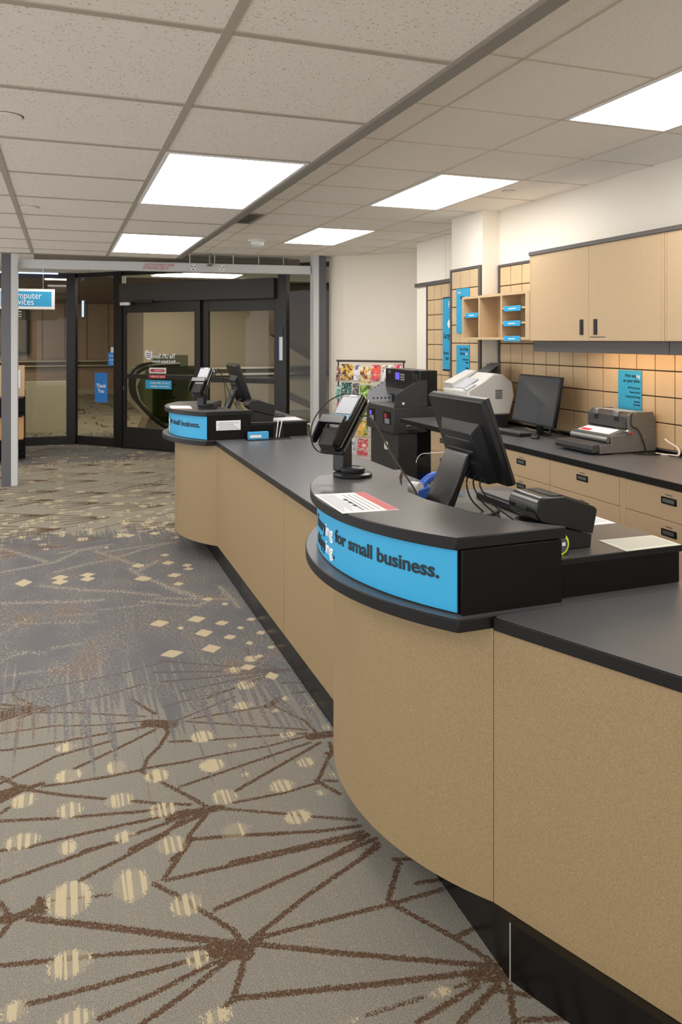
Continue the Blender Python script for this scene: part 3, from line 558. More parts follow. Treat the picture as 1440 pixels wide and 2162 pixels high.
obj('handrail_loop', MB().tube(smooth_path([(1.9, 13.2, 1.22), (1.51, 13.2, 1.20), (1.31, 13.2, 1.155), (1.18, 13.2, 1.06), (1.14, 13.2, .863), (1.196, 13.2, .623), (1.35, 13.2, .42), (1.586, 13.2, .21), (1.864, 13.2, .03)]), .035), 'rubber', t, world=True, smooth=True)
obj('handrail_loop', MB().tube(smooth_path([(1.9, 14.2, 1.22), (1.51, 14.2, 1.20), (1.31, 14.2, 1.155), (1.2, 14.2, 1.06), (1.16, 14.2, .863), (1.21, 14.2, .623), (1.38, 14.2, .42), (1.6, 14.2, .21), (1.88, 14.2, .03)]), .035), 'rubber', t, world=True, smooth=True)
obj('side_glass', MB().prof_y([(2.3, 1.2), (1.5, 1.17), (1.28, 1.05), (1.19, .86), (1.25, .62), (1.40, .42), (1.62, .22), (2.3, .22)], 13.19, 13.205), 'green_glass', t, world=True)
obj('skirt', MB().prof_y([(1.25, 0), (1.42, .38), (1.64, .20), (2.3, .16), (2.3, 0)], 13.23, 14.15), 'stainless', t, world=True)
obj('housing', MB().box(1.6, 13.9, .0, 2.15, 14.6, 1.36), 'olive', t, world=True)
t = thing('stair_soffit', 'dark brown sloping underside of stairs seen through the right glass', 'stairs', (5, 14, 0))
obj('soffit', MB().prof_y([(3.95, 1.74), (6.8, -.0), (8, 0), (8, 2.68), (3.95, 2.68)], 14, 15), 'brown_dark', t, world=True)
obj('stringer', MB().prof_y([(3.9, .70), (5.4, -.02), (5.15, -.02), (3.9, .56)], 13.5, 13.55), 'brown_dark', t, world=True)
# ------------------------------------------------------------------ counters
def arc(left, ex, hy, ymid, y0=None, y1=None, n=40):
    sg = ex-left; R = (hy*hy+sg*sg)/(2*sg); cx = left+R; a = math.asin(hy/R)
    return [(cx-R*math.cos(t), ymid+R*math.sin(t)) for t in [(-a+2*a*i/n) for i in range(n+1)]], R, cx
def curved_shell(pts, thick, z0, z1):
    # wall of given thickness following a bulge that faces -X
    c = Vector((max(p[0] for p in pts)+2, sum(p[1] for p in pts)/len(pts)))
    inner = []
    for i, p in enumerate(pts):
        a = Vector(pts[max(i-1, 0)]); b_ = Vector(pts[min(i+1, len(pts)-1)]); t = (b_-a).normalized(); n = Vector((t.y, -t.x))
        inner.append((p[0]+n.x*thick, p[1]+n.y*thick))
    return pts+inner[::-1]
KA = math.radians(23.3); ND = (math.sin(KA), -math.cos(KA))     # direction of the near counter run
def along(p, d, k=0.): return (p[0]+ND[0]*d-ND[1]*0+k*math.cos(KA), p[1]+ND[1]*d+k*math.sin(KA))
def pod(ym, ledge_l, shelf_l, band_l, wood_l, wood_ex, pos, far):
    lab = 'far' if far else 'near'
    t = thing('curved_counter', 'curved %s with tan fibreboard front and blue banner' % ('far service point at the shop door end' if far else 'near service point in the foreground'), 'counter', (1.3, ym, 0))
    wood, _, _ = arc(wood_l, wood_ex, .565, ym)
    obj('curved_panel', MB().prism(curved_shell(wood, .02, 0, 0), .15, .879), 'fibre', t, world=True, smooth=True)
    obj('underside', MB().prism([(x+.015, y) for x, y in wood[1:-1]]+[(wood_ex, ym+.55), (wood_ex, ym-.55)], .16, .17), 'fibre_plain', t, world=True)
    led, _, _ = arc(ledge_l, .975, .565, ym)
    obj('ledge', MB().prism(led+[(1.3, ym+.565), (1.3, ym-.565)], .879, .914), 'edge', t, world=True, bevel=.003)
    led2, _, _ = arc(ledge_l+.003, .977, .562, ym)
    obj('ledge_top', MB().prism(led2+[(1.3, ym+.562), (1.3, ym-.562)], .9141, .9150), 'worktop', t, world=True)
    band, R, cx = arc(band_l, .99, .53, ym); band = [p for p in band if p[1] <= ym+.478]
    obj('riser', MB().prism(curved_shell([(x+.004, y) for x, y in band], .03, 0, 0), .915, 1.089), 'edge', t, world=True)
    bd = obj('banner', MB().prism(curved_shell(band, .003, 0, 0), .920, 1.086), 'blue', t, world=True, smooth=True)
    TS, TX = .056, 1.16
    def width(s):
        meas = text_mesh(s+'.', TS, align='LEFT', extr=0, xs=TX); dot = text_mesh('.', TS, align='LEFT', extr=0, xs=TX)
        return max(v.co.x for v in meas.vertices)-max(v.co.x for v in dot.vertices)+TS*.04
    def line(chunks, z, start):
        p = start
        for s, m_ in chunks:
            wd = band_text_at(s, TS, m_, z, p); p += wd
    def band_text_at(s, size, m_, z, p):
        me = text_mesh(s, size, align='LEFT', offset=size*.022, extr=.0006, xs=TX)
        wd = width(s)
        for v in me.vertices:
            q = p+v.co.x; a = q/R; r = R+.0015+v.co.z
            v.co = (cx-r*math.cos(a), ym-r*math.sin(a), z+v.co.y)
        me.materials.append(MATS[m_]); o = bpy.data.objects.new('lettering', me); COL.objects.link(o); o.parent = bd
        o.matrix_parent_inverse = root_matrix(bd).inverted()
        return wd
    L1 = [('Every', 'ink'), ('ing', 'white_txt'), (' for small business.', 'ink')]
    st0 = .515-sum(width(c[0]) for c in L1)
    line(L1, 1.003, st0)
    line([('shipp', 'ink'), ('ing', 'white_txt'), ('.', 'ink')], .946, st0+width('Every')-width('shipp'))
    for s in (-1, 1):
        y = ym+(.482 if s > 0 else -.545)
        obj('end_panel', MB().box(.998, min(y, y-s*.02), .915, 1.312 if s < 0 else 1.27, max(y, y-s*.02), 1.089), 'black_wood', t, world=True, bevel=.0015)
    sh, _, _ = arc(shelf_l, .981, .54, ym)
    inner = [(1.335, -.535), (1.262, -.45), (1.221, -.384), (1.183, -.284), (1.152, -.176), (1.130, -.067), (1.127, .059), (1.145, .15), (1.175, .235), (1.215, .33), (1.256, .406), (1.30, .485)]
    if far: inner = [(x, y) for x, y in inner]
    sh = [p for p in sh if p[1] <= ym+.486]
    ip = [(x-.004, ym+y) for x, y in inner[2:]]
    obj('inner_riser', MB().prism(ip+[(x-.018, y) for x, y in ip[::-1]], 1.0285, 1.0885), 'black_wood', t, world=True)
    crescent = sh+[(x, ym+y) for x, y in inner[::-1]]
    obj('shelf', MB().prism(crescent, 1.089, 1.1215), 'edge', t, world=True, bevel=.003)
    top = [p for p in arc(shelf_l+.003, .984, .537, ym)[0] if p[1] <= ym+.484]+[(x-.003 if abs(y) < .5 else x-.004, ym+y*.995) for x, y in inner[::-1]]
    obj('shelf_top', MB().prism(top, 1.1216, 1.1224), 'shelf_top', t, world=True)
    d = thing('raised_desk', 'low black raised desk box on the %s worktop carrying the till' % lab, 'desk', (1.55, ym, .914))
    obj('desk_box', MB().box(1.14, ym-.518, .9155, 1.755, ym+.455, 1.008), 'black_wood', d, world=True)
    obj('desk_top', MB().box(1.14, ym-.523, 1.008, 1.765, ym+.46, 1.027), 'edge', d, world=True, bevel=.0015)
    obj('desk_surface', MB().box(1.143, ym-.520, 1.0271, 1.762, ym+.457, 1.028), 'shelf_top', d, world=True)
    return t
near = pod(2.33, .778, .793, .822, .885, 1.08, None, False)
farp = pod(6.055, .742, .76, .795, .842, 1.06, None, True)
obj('info_label', MB().box(1.055, 5.508, .985, 1.235, 5.5095, 1.055), 'paper', farp, world=True)
b = MB()
for k in range(4): b.box(1.065+.01*(k % 2), 5.5072, .994+.014*k, 1.225-.02*(k % 3), 5.5082, .998+.014*k)
obj('info_print', b, 'print_grey', farp, world=True)

t = thing('service_counter', 'long straight tan service counter between the two curved service points', 'counter', (1.4, 4.19, 0))
obj('body', MB().box(1.08, 2.9, .15, 1.74, 5.488, .878), 'black_wood', t, world=True)
for a, b_ in ((2.88, 3.728), (3.733, 5.488)): obj('front_panel', MB().box(1.06, a, .15, 1.079, b_, .878), 'fibre', t, world=True, bevel=.001)
obj('kickboard', MB().box(1.083, 1.69, 0, 1.11, 6.4, .149), 'kick', t, world=True)
for y in (2.66, 3.39, 4.85): obj('kick_joint', MB().box(1.0818, y, 0, 1.0832, y+.003, .149), 'grey_plastic', t, world=True)
t = thing('worktop', 'long dark grey worktop between the two raised service points', 'worktop', (1.4, 4.19, .88))
obj('slab', MB().box(1.045, 2.897, .8785, 1.758, 5.488, .9135), 'edge', t, world=True, bevel=.003)
obj('surface', MB().box(1.048, 2.9, .9136, 1.755, 5.485, .9144), 'worktop', t, world=True)

c0 = (1.08, 1.765)
t = thing('near_counter', 'large tan fibreboard counter front at the lower right corner', 'counter', (1.5, 1.0, 0))
P = [c0, along(c0, 1.9), along(c0, 1.9, .019), along((1.08, 1.765), 0, .019)]
obj('front_panel', MB().prism([along(c0, .002), along(c0, 1.9), along(c0, 1.9, .019), along(c0, .002, .019)], .15, .878), 'fibre', t, world=True)
obj('body', MB().prism([along(c0, .01, .022), along(c0, 1.9, .022), along(c0, 1.9, .62), (1.74, 1.76)], .15, .877), 'black_wood', t, world=True)
k0 = (1.083, 1.689)
obj('kickboard', MB().prism([k0, along(k0, 1.9), along(k0, 1.9, .02), (k0[0]+.03, k0[1]+.0)], 0, .149), 'kick', t, world=True)
obj('corner_strip', MB().box(1.0815, 1.6875, 0, 1.0845, 1.6895, .149), 'alu_strip', t, world=True)
t = thing('near_worktop', 'dark grey worktop running off the right edge in the foreground', 'worktop', (1.5, 1.2, .88))
e0 = (1.068, 1.765)
W = [(e0[0]+.015, 1.765), along(e0, .012, -.0), along(e0, 1.9), along(e0, 1.9, .70), (1.95, 1.830), (1.301, 1.830), (1.301, 1.765)]
obj('slab', MB().prism(W, .8785, .9135), 'edge', t, world=True, bevel=.003)
W2 = [(e0[0]+.02, 1.762), along(e0, .02, .003), along(e0, 1.9, .003), along(e0, 1.9, .69), (1.94, 1.829), (1.302, 1.829), (1.302, 1.765)]
obj('surface', MB().prism(W2, .9136, .9144), 'worktop', t, world=True)
obj('joint', MB().box(1.31, 1.757, .9144, 1.94, 1.7585, .9148), 'metal_dull', t, world=True)

# ------------------------------------------------------------------ back counter with drawers
t = thing('back_worktop', 'long dark worktop along the right wall under the cabinets', 'worktop', (2.9, 3.5, .95))
obj('slab', MB().box(2.665, -.5, .95, 3.298, 5.32, .9845), 'edge', t, world=True, bevel=.002)
obj('slab_end', MB().box(2.665, 5.32, .95, 3.14, 5.83, .9845), 'edge', t, world=True, bevel=.002)
obj('surface', MB().box(2.668, -.5, .9846, 3.297, 5.32, .9854), 'worktop', t, world=True)
obj('surface_end', MB().box(2.668, 5.32, .9846, 3.139, 5.827, .9854), 'worktop', t, world=True)
obj('backsplash', MB().box(3.285, -.5, .9855, 3.299, 5.31, 1.003), 'black_wood', t, world=True)
obj('bracket', MB().prof_y([(2.72, .949), (3.12, .949), (3.12, .60)], 5.50, 5.53), 'black_wood', t, world=True)
def drawers(y0, cols, lab, end=False):
    t = thing('drawer_cabinet', lab, 'drawer cabinet', (2.98, y0, 0)); y1 = y0+sum(cols)
    obj('body', MB().box(2.70, y0, .1, 3.29, y1, .949), 'fibre_plain', t, world=True)
    obj('plinth', MB().box(2.74, y0, 0, 3.29, y1, .1), 'kick', t, world=True)
    if end is not None: obj('stile', MB().box(2.681, y0, .1, 2.70, y0+.044, .946), 'fibre_plain', t, world=True)
    y = y0+.044
    for cw in cols:
        cw2 = cw if cw != cols[0] else cw-.044
        for z0, z1 in ((.796, .944), (.645, .793), (.494, .642), (.105, .491)):
            d = obj('drawer', MB().box(2.68, y+.0015, z0, 2.70, y+cw2-.0015, z1), 'fibre_plain', t, world=True, bevel=.001)
            yc = y+cw2/2; zc = z0+ (z1-z0)*.62 if z1-z0 < .2 else z1-.09
            obj('handle', MB().box(2.676, yc-.048, zc-.017, 2.681, yc+.048, zc+.017), 'black_plastic', d, world=True, bevel=.002)
            obj('handle_recess', MB().box(2.6745, yc-.036, zc-.008, 2.6765, yc+.036, zc+.009), 'metal_dull', d, world=True)
            if z1-z0 < .2: obj('drawer_label', MB().box(2.679, yc-.02, zc+.026, 2.6798, yc+.024, zc+.030), 'grey_plastic', d, world=True)
        y += cw2
    return t
drawers(3.123, [.636, .591], 'tan drawer cabinet under the black punching machine')
drawers(4.35, [.53, .41], 'tan drawer cabinet below the flat monitor, next to the paper cutter')
drawers(1.90, [.634, .589], 'tan drawer cabinet at the right edge of the picture')

# ------------------------------------------------------------------ tiled display panels on the wall
def tiles(lab, X, y0, y1, ztop, zbot, ystart, back, thick=.012, pitch=.1545, left=True, right=True, rowtop=2.222):
    t = thing('wall_panel', lab, 'wall panel', (X, (y0+y1)/2, zbot))
    obj('board', MB().box(X+thick, y0, zbot, back, y1, ztop), 'groove', t, world=True)
    b = MB(); y = ystart
    while y > y0+.02:
        ya = max(y-pitch+.007, y0+.004); z = rowtop
        while z > zbot+.02:
            za = max(z-.1524+.007, zbot); b.box(X, ya, za, X+thick-.0005, min(y, y1-.004), z); z -= .1524
        y -= pitch
    obj('tile_face', b, 'tile_tan', t, world=True, bevel=.002)
    obj('top_trim', MB().box(X-.008, y0, rowtop+.003, back, y1, ztop+.006), 'dark_trim', t, world=True)
    if left: obj('side_trim', MB().box(X-.006, y1, zbot, back, y1+.022, ztop+.006), 'dark_trim', t, world=True)
    if right: obj('side_trim', MB().box(X-.006, y0-.03, zbot, back, y0, ztop+.006), 'dark_trim', t, world=True)
    return t
tiles('tan square-tiled wall panel behind the monitor and under the cabinets', 3.30, -.4, 5.295, 2.238, 1.004, 5.29, 3.3145, right=False)
tiles('tan square-tiled panel on the column, left of the pigeonhole shelf', 3.143, 5.36, 5.81, 2.238, .99, 5.81, 3.1575, right=True)
tiles('narrow tan square-tiled panel on the recessed wall near the beige back wall', 3.58, 5.86, 7.14, 2.204, .3, 7.14, 3.5935, right=False, rowtop=2.20)

# ------------------------------------------------------------------ wall cabinets
def wall_cab(y0, y1, lab):
    t = thing('wall_cabinet', lab, 'wall cabinet', (3.13, y0, 1.64)); mid = (y0+.02+y1)/2 if y0 < 3 else 3.779
    obj('body', MB().box(2.99, y0, 1.638, 3.299, y1, 2.212), 'fibre_plain', t, world=True)
    obj('cornice', MB().box(2.962, y0, 2.2125, 3.299, y1+.004, 2.236), 'dark_trim', t, world=True)
    obj('valance', MB().box(3.0, y0, 1.566, 3.015, y1-.004, 1.637), 'dark_trim', t, world=True)
    for i, (a, c) in enumerate(((y0+.022, mid), (mid, y1-.012))):
        d = obj('door', MB().box(2.97, a+.0012, 1.64, 2.989, c-.0012, 2.211), 'fibre_plain', t, world=True, bevel=.001)
        hy = (c-.062) if i == 0 else (a+.066)
        obj('handle', MB().box(2.966, hy-.0165, 1.676, 2.971, hy+.0165, 1.770), 'black_plastic', d, world=True, bevel=.002)
        obj('handle_recess', MB().box(2.9645, hy-.009, 1.688, 2.9665, hy+.009, 1.758), 'dark_plastic', d, world=True)
    obj('side_edge', MB().box(2.97, y1-.0115, 1.64, 2.99, y1, 2.211), 'fibre_plain', t, world=True)
    obj('side_edge', MB().box(2.97, y0, 1.64, 2.99, y0+.021, 2.211), 'fibre_plain', t, world=True)
    return t
c1 = wall_cab(3.168, 4.391, 'tan two-door wall cabinet beside the pigeonhole shelf')
obj('door_print', MB().box(2.9688, 3.63, 1.660, 2.9696, 3.765, 1.665), 'grey_plastic', c1, world=True)
wall_cab(1.93, 3.164, 'tan wall cabinet cut by the right edge of the picture')
t = thing('under_cabinet_light', 'slim warm light fitting under the wall cabinet at the right edge', 'light', (3.2, 2.7, 1.63))
obj('casing', MB().box(3.10, 1.95, 1.615, 3.18, 4.08, 1.637), 'white', t, world=True); obj('tube', MB().box(3.12, 1.97, 1.608, 3.16, 4.05, 1.6145), 'lamp_warm', t, world=True)
# pigeonhole shelf
t = thing('pigeonhole_shelf', 'tan pigeonhole shelf with small blue tags next to the wall cabinet', 'shelf', (3.1, 4.85, 1.645))
Y0, Y1, X0 = 4.396, 5.318, 2.97
obj('back', MB().box(3.13, Y0, 1.645, 3.14, Y1, 1.980), 'fibre_plain', t, world=True)
obj('top', MB().box(X0, Y0, 1.962, 3.13, Y1, 1.980), 'fibre_plain', t, world=True); obj('bottom', MB().box(X0, Y0, 1.645, 3.13, Y1, 1.664), 'fibre_plain', t, world=True)
for a, c in ((Y1-.02, Y1), (5.050, 5.068), (4.740, 4.757), (Y0, 4.445)): obj('divider', MB().box(X0, a, 1.664, 3.13, c, 1.962), 'fibre_plain', t, world=True)
obj('mount', MB().box(3.14, Y0+.05, 1.70, 3.3, 5.2, 1.93), 'fibre_plain', t, world=True)
for a, c, z in ((5.068, Y1-.02, 1.827), (4.445, 4.740, 1.862), (4.445, 4.740, 1.757)): obj('shelf', MB().box(X0+.003, a, z, 3.13, c, z+.014), 'fibre_plain', t, world=True)
for yc, z, wd in ((5.165, 1.826, .19), (4.60, 1.858, .21), (4.605, 1.753, .215), (4.605, 1.646, .205)):
    tg = obj('name_tag', MB().box(X0-.006, yc-wd/2, z-.012, X0-.001, yc+wd/2, z+.026), 'blue', t, world=True, bevel=.002)
    obj('tag_print', MB().box(X0-.0072, yc-wd*.22, z+.003, X0-.0062, yc+wd*.2, z+.010), 'white', tg, world=True)

# posters
def poster(lab, X, y0, y1, z0, z1, lines, board=False):
    t = thing('poster', lab, 'poster', (X, (y0+y1)/2, z0))
    if board: obj('plastic_holder', MB().box(X, y0-.012, z0-.012, X+.004, y1+.012, z1+.006), 'clear_holder', t, world=True)
    s = obj('sheet', MB().box(X-.002, y0, z0, X+.001, y1, z1), 'blue_poster', t, world=True)
    for s_, size, m_, yy, z, al in lines:
        letters('lettering', s_, size, m_, t, (X-.0032, yy, z), R_W, align=al, extr=.0003, xs=.9, offset=size*.01)
    return t
mm('clear_holder', '#9fb6bd', .2)
poster('blue printing poster on the tiles above the black punching machine', 3.296, 3.70, 3.905, 1.19, 1.457,
       [('Print any', .030, 'ink', 3.735+.01, 1.415, 'RIGHT'), ('ing', .030, 'white_txt', 3.742, 1.415, 'LEFT'), ('on your time.', .030, 'ink', 3.71, 1.384, 'RIGHT'),
        ('24/7 Print Access', .017, 'ink', 3.71, 1.345, 'RIGHT'), ('Photo Services', .017, 'ink', 3.71, 1.318, 'RIGHT'), ('Professional Printing', .017, 'ink', 3.71, 1.290, 'RIGHT'),
        ('Business', .017, 'ink', 3.71, 1.262, 'RIGHT'), ('Essentials', .017, 'ink', 3.71, 1.243, 'RIGHT')])
poster('lower blue poster on the column panel above the white printer', 3.139, 5.50, 5.715, 1.30, 1.600,
       [('Pack & Ship', .034, 'ink', 5.512, 1.555, 'RIGHT'), ('Guaran', .034, 'ink', 5.565, 1.520, 'RIGHT'), ('tee', .034, 'white_txt', 5.563, 1.520, 'LEFT'),
        ('Custom boxes', .019, 'ink', 5.512, 1.475, 'RIGHT'), ('Packing', .019, 'ink', 5.512, 1.452, 'RIGHT'), ('Freight', .019, 'ink', 5.512, 1.405, 'RIGHT'), ('Crates', .019, 'ink', 5.512, 1.382, 'RIGHT')])
poster('upper blue poster on the column, half hidden by the pigeonhole shelf', 3.139, 5.50, 5.715, 1.70, 2.072, [('Print', .03, 'white_txt', 5.69, 2.03, 'LEFT'), ('Mailb', .036, 'ink', 5.575, 1.985, 'RIGHT'), ('ox', .036, 'white_txt', 5.572, 1.985, 'LEFT')])
t = poster('tall blue poster on the recessed panel, cut off by the column', 3.574, 6.45, 6.79, 1.352, 2.052,
       [('Large', .075, 'ink', 6.77, 1.66, 'LEFT'), ('Posters', .04, 'ink', 6.77, 1.50, 'LEFT'), ('Signs', .04, 'ink', 6.73, 1.45, 'LEFT'), ('P', .09, 'white_txt', 6.67, 1.96, 'LEFT')], board=False)
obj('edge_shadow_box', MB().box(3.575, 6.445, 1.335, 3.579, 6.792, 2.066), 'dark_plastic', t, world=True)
obj('white_diamond', MB().prof_x([(6.69, 1.80), (6.66, 1.84), (6.60, 1.84), (6.60, 1.76), (6.66, 1.76)], 3.570, 3.5718), 'white_txt', t, world=True)
# ------------------------------------------------------------------ things on the service points
def terminal(ox, oy, rz, lab):
    t = thing('card_terminal', lab, 'card terminal', (ox, oy, 1.1224), rz)
    obj('base', MB().lathe([(.072, 0), (.076, .004), (.076, .011), (.068, .015), (.05, .016)]), 'black_plastic', t, smooth=True)
    obj('swivel_ring', MB().lathe([(.045, .016), (.048, .024), (.048, .032), (.04, .036), (.028, .036), (.026, .03)]), 'dark_plastic', t, smooth=True)
    obj('post', MB().box(-.075, -.03, .016, -.020, .028, .135), 'dark_plastic', t, bevel=.006)
    obj('post_arm', MB().box(-.045, -.03, .02, .03, .03, .034), 'dark_plastic', t, bevel=.004)
    # tilted head: local frame, x right, y up the slope, z out of the face
    H = Matrix.Translation((-.045, -.085, .115)) @ Matrix.Rotation(math.radians(46), 4, 'X') @ Matrix.Scale(1.16, 4)
    def h(): m = MB(); m.M = H; return m
    obj('cradle', h().box(-.047, -.01, -.028, .047, .222, -.012), 'black_rough', t, bevel=.006)
    obj('cradle_rail', h().box(.0475, .0, -.016, .0515, .215, -.009), 'metal_dull', t)
    obj('cradle_rail', h().box(.0440, .0, .004, .0475, .212, .009), 'metal_dull', t)
    bd = obj('body', h().box(-.043, 0, -.012, .043, .215, .022), 'black_plastic', t, bevel=.008)
    obj('screen', h().box(-.033, .125, .0221, .033, .196, .0235), 'screen', bd)
    obj('keypad', h().box(-.034, .095, .0221, .034, .121, .0240), 'key_blue', bd)
    sh = h(); sh.prof_x([(.0, .022), (.088, .022), (.094, .034), (.06, .062), (.0, .055), (-.012, .035)], -.048, -.042); sh.prof_x([(.0, .022), (.088, .022), (.094, .034), (.06, .062), (.0, .055), (-.012, .035)], .042, .048)
    sh.box(-.048, .058, .048, .048, .092, .060)
    obj('privacy_shield', sh, 'black_plastic', t, bevel=.003)
    obj('card_slot', h().prof_x([(-.015, -.005), (.05, .024), (.05, .044), (-.01, .030)], -.03, .03), 'dark_plastic', t, bevel=.003)
    obj('maker_mark', h().box(-.008, .202, .0222, .018, .207, .0228), 'metal', bd)
    return t
def wire(name, pts, r, m_, parent): return obj(name, MB().tube(smooth_path(pts), r, 6), m_, parent, world=True, smooth=True)
tn = terminal(1.055, 2.745, math.radians(-56), 'black card payment terminal on a round stand on the near curved shelf')
tf = terminal(1.045, 5.79, math.radians(-34), 'black card payment terminal on the far curved shelf')
wire('cable', [(1.0, 2.80, 1.20), (.955, 2.86, 1.205), (.925, 2.86, 1.25), (.93, 2.86, 1.32), (.975, 2.86, 1.385), (1.03, 2.86, 1.42), (1.075, 2.85, 1.43), (1.10, 2.82, 1.40), (1.10, 2.78, 1.36)], .0025, 'cable_black', tn)
wire('cable', [(1.085, 2.76, 1.345), (1.115, 2.74, 1.35), (1.135, 2.71, 1.32), (1.175, 2.62, 1.20), (1.215, 2.53, 1.10), (1.23, 2.50, 1.04)], .0035, 'wire_dark', tn)
wire('cable', [(1.06, 5.80, 1.32), (1.12, 5.80, 1.41), (1.16, 5.80, 1.36), (1.22, 5.8, 1.22), (1.27, 5.8, 1.12)], .003, 'cable_black', tf)
wire('cable', [(1.10, 5.85, 1.34), (1.14, 5.86, 1.42), (1.18, 5.87, 1.33), (1.2, 5.88, 1.2), (1.2, 5.9, 1.12)], .003, 'cable_black', tf)

def till(dy, lab, dx=0., y0=2.2, y1=2.6):
    t = thing('till_monitor', lab, 'monitor', (1.38+dx, 2.42+dy, 1.028))
    # panel: x along -Y (reading from the clerk side), y up the slope, z towards the customer
    up = Vector((-.104, 0, .292)).normalized(); zax = Vector((-up.z, 0, up.x)); xa = up.cross(zax)
    Mx = Matrix((xa, up, zax)).transposed().to_4x4(); Mx.translation = (1.425+dx, (y0+y1)/2+dy, 1.15)
    w_ = (y1-y0)/2; H = .312
    def h(): m = MB(); m.M = Mx; return m
    obj('bezel', h().box(-w_, 0, -.034, w_, H, -.018), 'black_plastic', t, world=True, bevel=.004)
    obj('screen', h().box(-w_+.02, .02, -.0355, w_-.02, H-.02, -.0338), 'screen_off', t, world=True)
    obj('side_reflection', h().box(-w_-.012, .03, -.052, -w_+.012, H-.01, -.0356), 'printer_grey', t, world=True, bevel=.001)  # pale strip imitates the reflection along the panel's far edge
    bk = MB(); bk.M = Mx; a, c = w_, w_-.035
    v = [(-a, 0, -.018), (a, 0, -.018), (a, H, -.018), (-a, H, -.018), (-a+.006, .006, 0), (a-.006, .006, 0), (a-.006, H-.006, 0), (-a+.006, H-.006, 0),
         (-c+.04, .012, .03), (c-.04, .012, .03), (c-.06, H*.62, .03), (-c+.06, H*.62, .03), (-c+.02, .01, .0), (c-.02, .01, .0), (c-.03, H*.72, .0), (-c+.03, H*.72, .0)]
    f = [(0, 1, 2, 3), (0, 4, 5, 1), (1, 5, 6, 2), (2, 6, 7, 3), (3, 7, 4, 0), (4, 12, 13, 5), (5, 13, 14, 6), (6, 14, 15, 7), (7, 15, 12, 4), (12, 8, 9, 13), (13, 9, 10, 14), (14, 10, 11, 15), (15, 11, 8, 12), (8, 11, 10, 9)]
    bk.add(v, f); obj('back_shell', bk, 'black_plastic', t, world=True, bevel=.011)
    vents = h()
    for k in range(3): vents.box(-.085, .085+.04*k, .0302, .085, .088+.04*k, .0312)
    obj('vent_line', vents, 'metal_dull', t, world=True)
    obj('io_cover', h().box(-.09, .012, .0301, .09, .075, .0306), 'black_rough', t, world=True)
    obj('edge_label', h().box(-w_+.02, .03, .0003, -w_+.034, .05, .0012), 'grey_plastic', t, world=True)
    s0, s1 = 2.335+dy, 2.500+dy
    st = MB(); st.prof_y([(1.255+dx, 1.043), (1.342+dx, 1.240), (1.352+dx, 1.25), (1.40+dx, 1.25), (1.40+dx, 1.232), (1.362+dx, 1.232), (1.285+dx, 1.043)], s0, s1)
    obj('stand_arm', st, 'black_plastic', t, world=True, bevel=.004)
    bs = MB(); bs.prism([(1.22+dx, s0-.01), (1.22+dx, s1+.01), (1.30+dx, s1+.03), (1.42+dx, s1+.0), (1.49+dx, s1-.06), (1.49+dx, s0+.02), (1.42+dx, s0-.03), (1.30+dx, s0-.04)], 1.0281, 1.044)
    obj('stand_base', bs, 'black_plastic', t, world=True, bevel=.005)
    for k in range(3):
        yy = s0+.05-.045*k
        wire('cable', [(1.40+dx, yy, 1.19), (1.365+dx, yy-.01, 1.15), (1.37+dx+.012*k, yy-.03-.01*k, 1.09), (1.42+dx+.02*k, yy-.05-.02*k, 1.034)], .003, 'cable_black', t)
    return t
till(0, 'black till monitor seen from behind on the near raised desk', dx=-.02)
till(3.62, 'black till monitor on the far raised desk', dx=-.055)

def receipt(x, y, lab, rz=0.):
    t = thing('receipt_printer', lab, 'receipt printer', (x, y, 1.028), rz)
    a = [(.0, .120)]+[(.012-.034*math.sin(q)*1.0+.022, .122+.038*math.cos(q)) for q in [i*PI/8 for i in range(0, 9)]]
    prof = [(.034, .160)]+[(.034-.036*math.sin(q), .124+.038*math.cos(q)) for q in [i*PI/8 for i in range(1, 8)]]+[(.034, .084), (.200, .040), (.216, .112), (.205, .122), (.10, .158)]
    obj('upper_body', MB().prof_y(prof, 0, .145), 'black_plastic', t, bevel=.004)
    obj('lower_body', MB().prof_y([(.02, 0), (.195, 0), (.199, .038), (.034, .081), (.012, .07)], .004, .141), 'black_plastic', t, bevel=.003)
    obj('lid', MB().prof_y([(.06, .163), (.095, .163), (.198, .128), (.198, .124), (.095, .156), (.06, .157)], .015, .13), 'dark_plastic', t, bevel=.002)
    letters('maker_mark', 'EPSON', .017, 'metal', t, (-.0035, .10, .118), (0, -1, 0), world=False)
    for q in (.03, .17): obj('foot', MB().box(q, .01, -.0005, q+.015, .13, .003), 'black_rough', t)
    return t
receipt(1.291, 1.876, 'black receipt printer standing at the near corner of the near raised desk')
receipt(1.315, 5.605, 'black receipt printer on the far raised desk')
def keyboard(x, y, z, rz, lab, w=.44, d=.14, km='dark_plastic'):
    t = thing('keyboard', lab, 'keyboard', (x, y, z), rz)
    obj('tray', MB().prof_x([(-d/2, 0), (d/2, 0), (d/2, .024), (-d/2, .012)], -w/2, w/2), 'black_plastic', t, bevel=.003)
    b = MB()
    for r in range(5):
        for c in range(15):
            x0 = -w/2+.012+c*(w-.024)/15; y0 = -d/2+.010+r*(d-.02)/5; zz = .0125+.012*(y0+d/2)/d
            if r == 0 and 4 <= c <= 8:
                if c == 4: b.box(x0, y0, zz, x0+(w-.024)/15*5-.003, y0+.019, zz+.008)
                continue
            b.box(x0, y0, zz, x0+(w-.024)/15-.003, y0+.020, zz+.008)
    obj('keys', b, km, t, bevel=.001)
    return t
keyboard(1.60, 2.42, 1.0281, PI/2, 'black keyboard with grey keys behind the near till monitor', .40, .15, 'grey_metal')
keyboard(1.60, 6.02, 1.0281, PI/2, 'black keyboard on the far raised desk', .38)
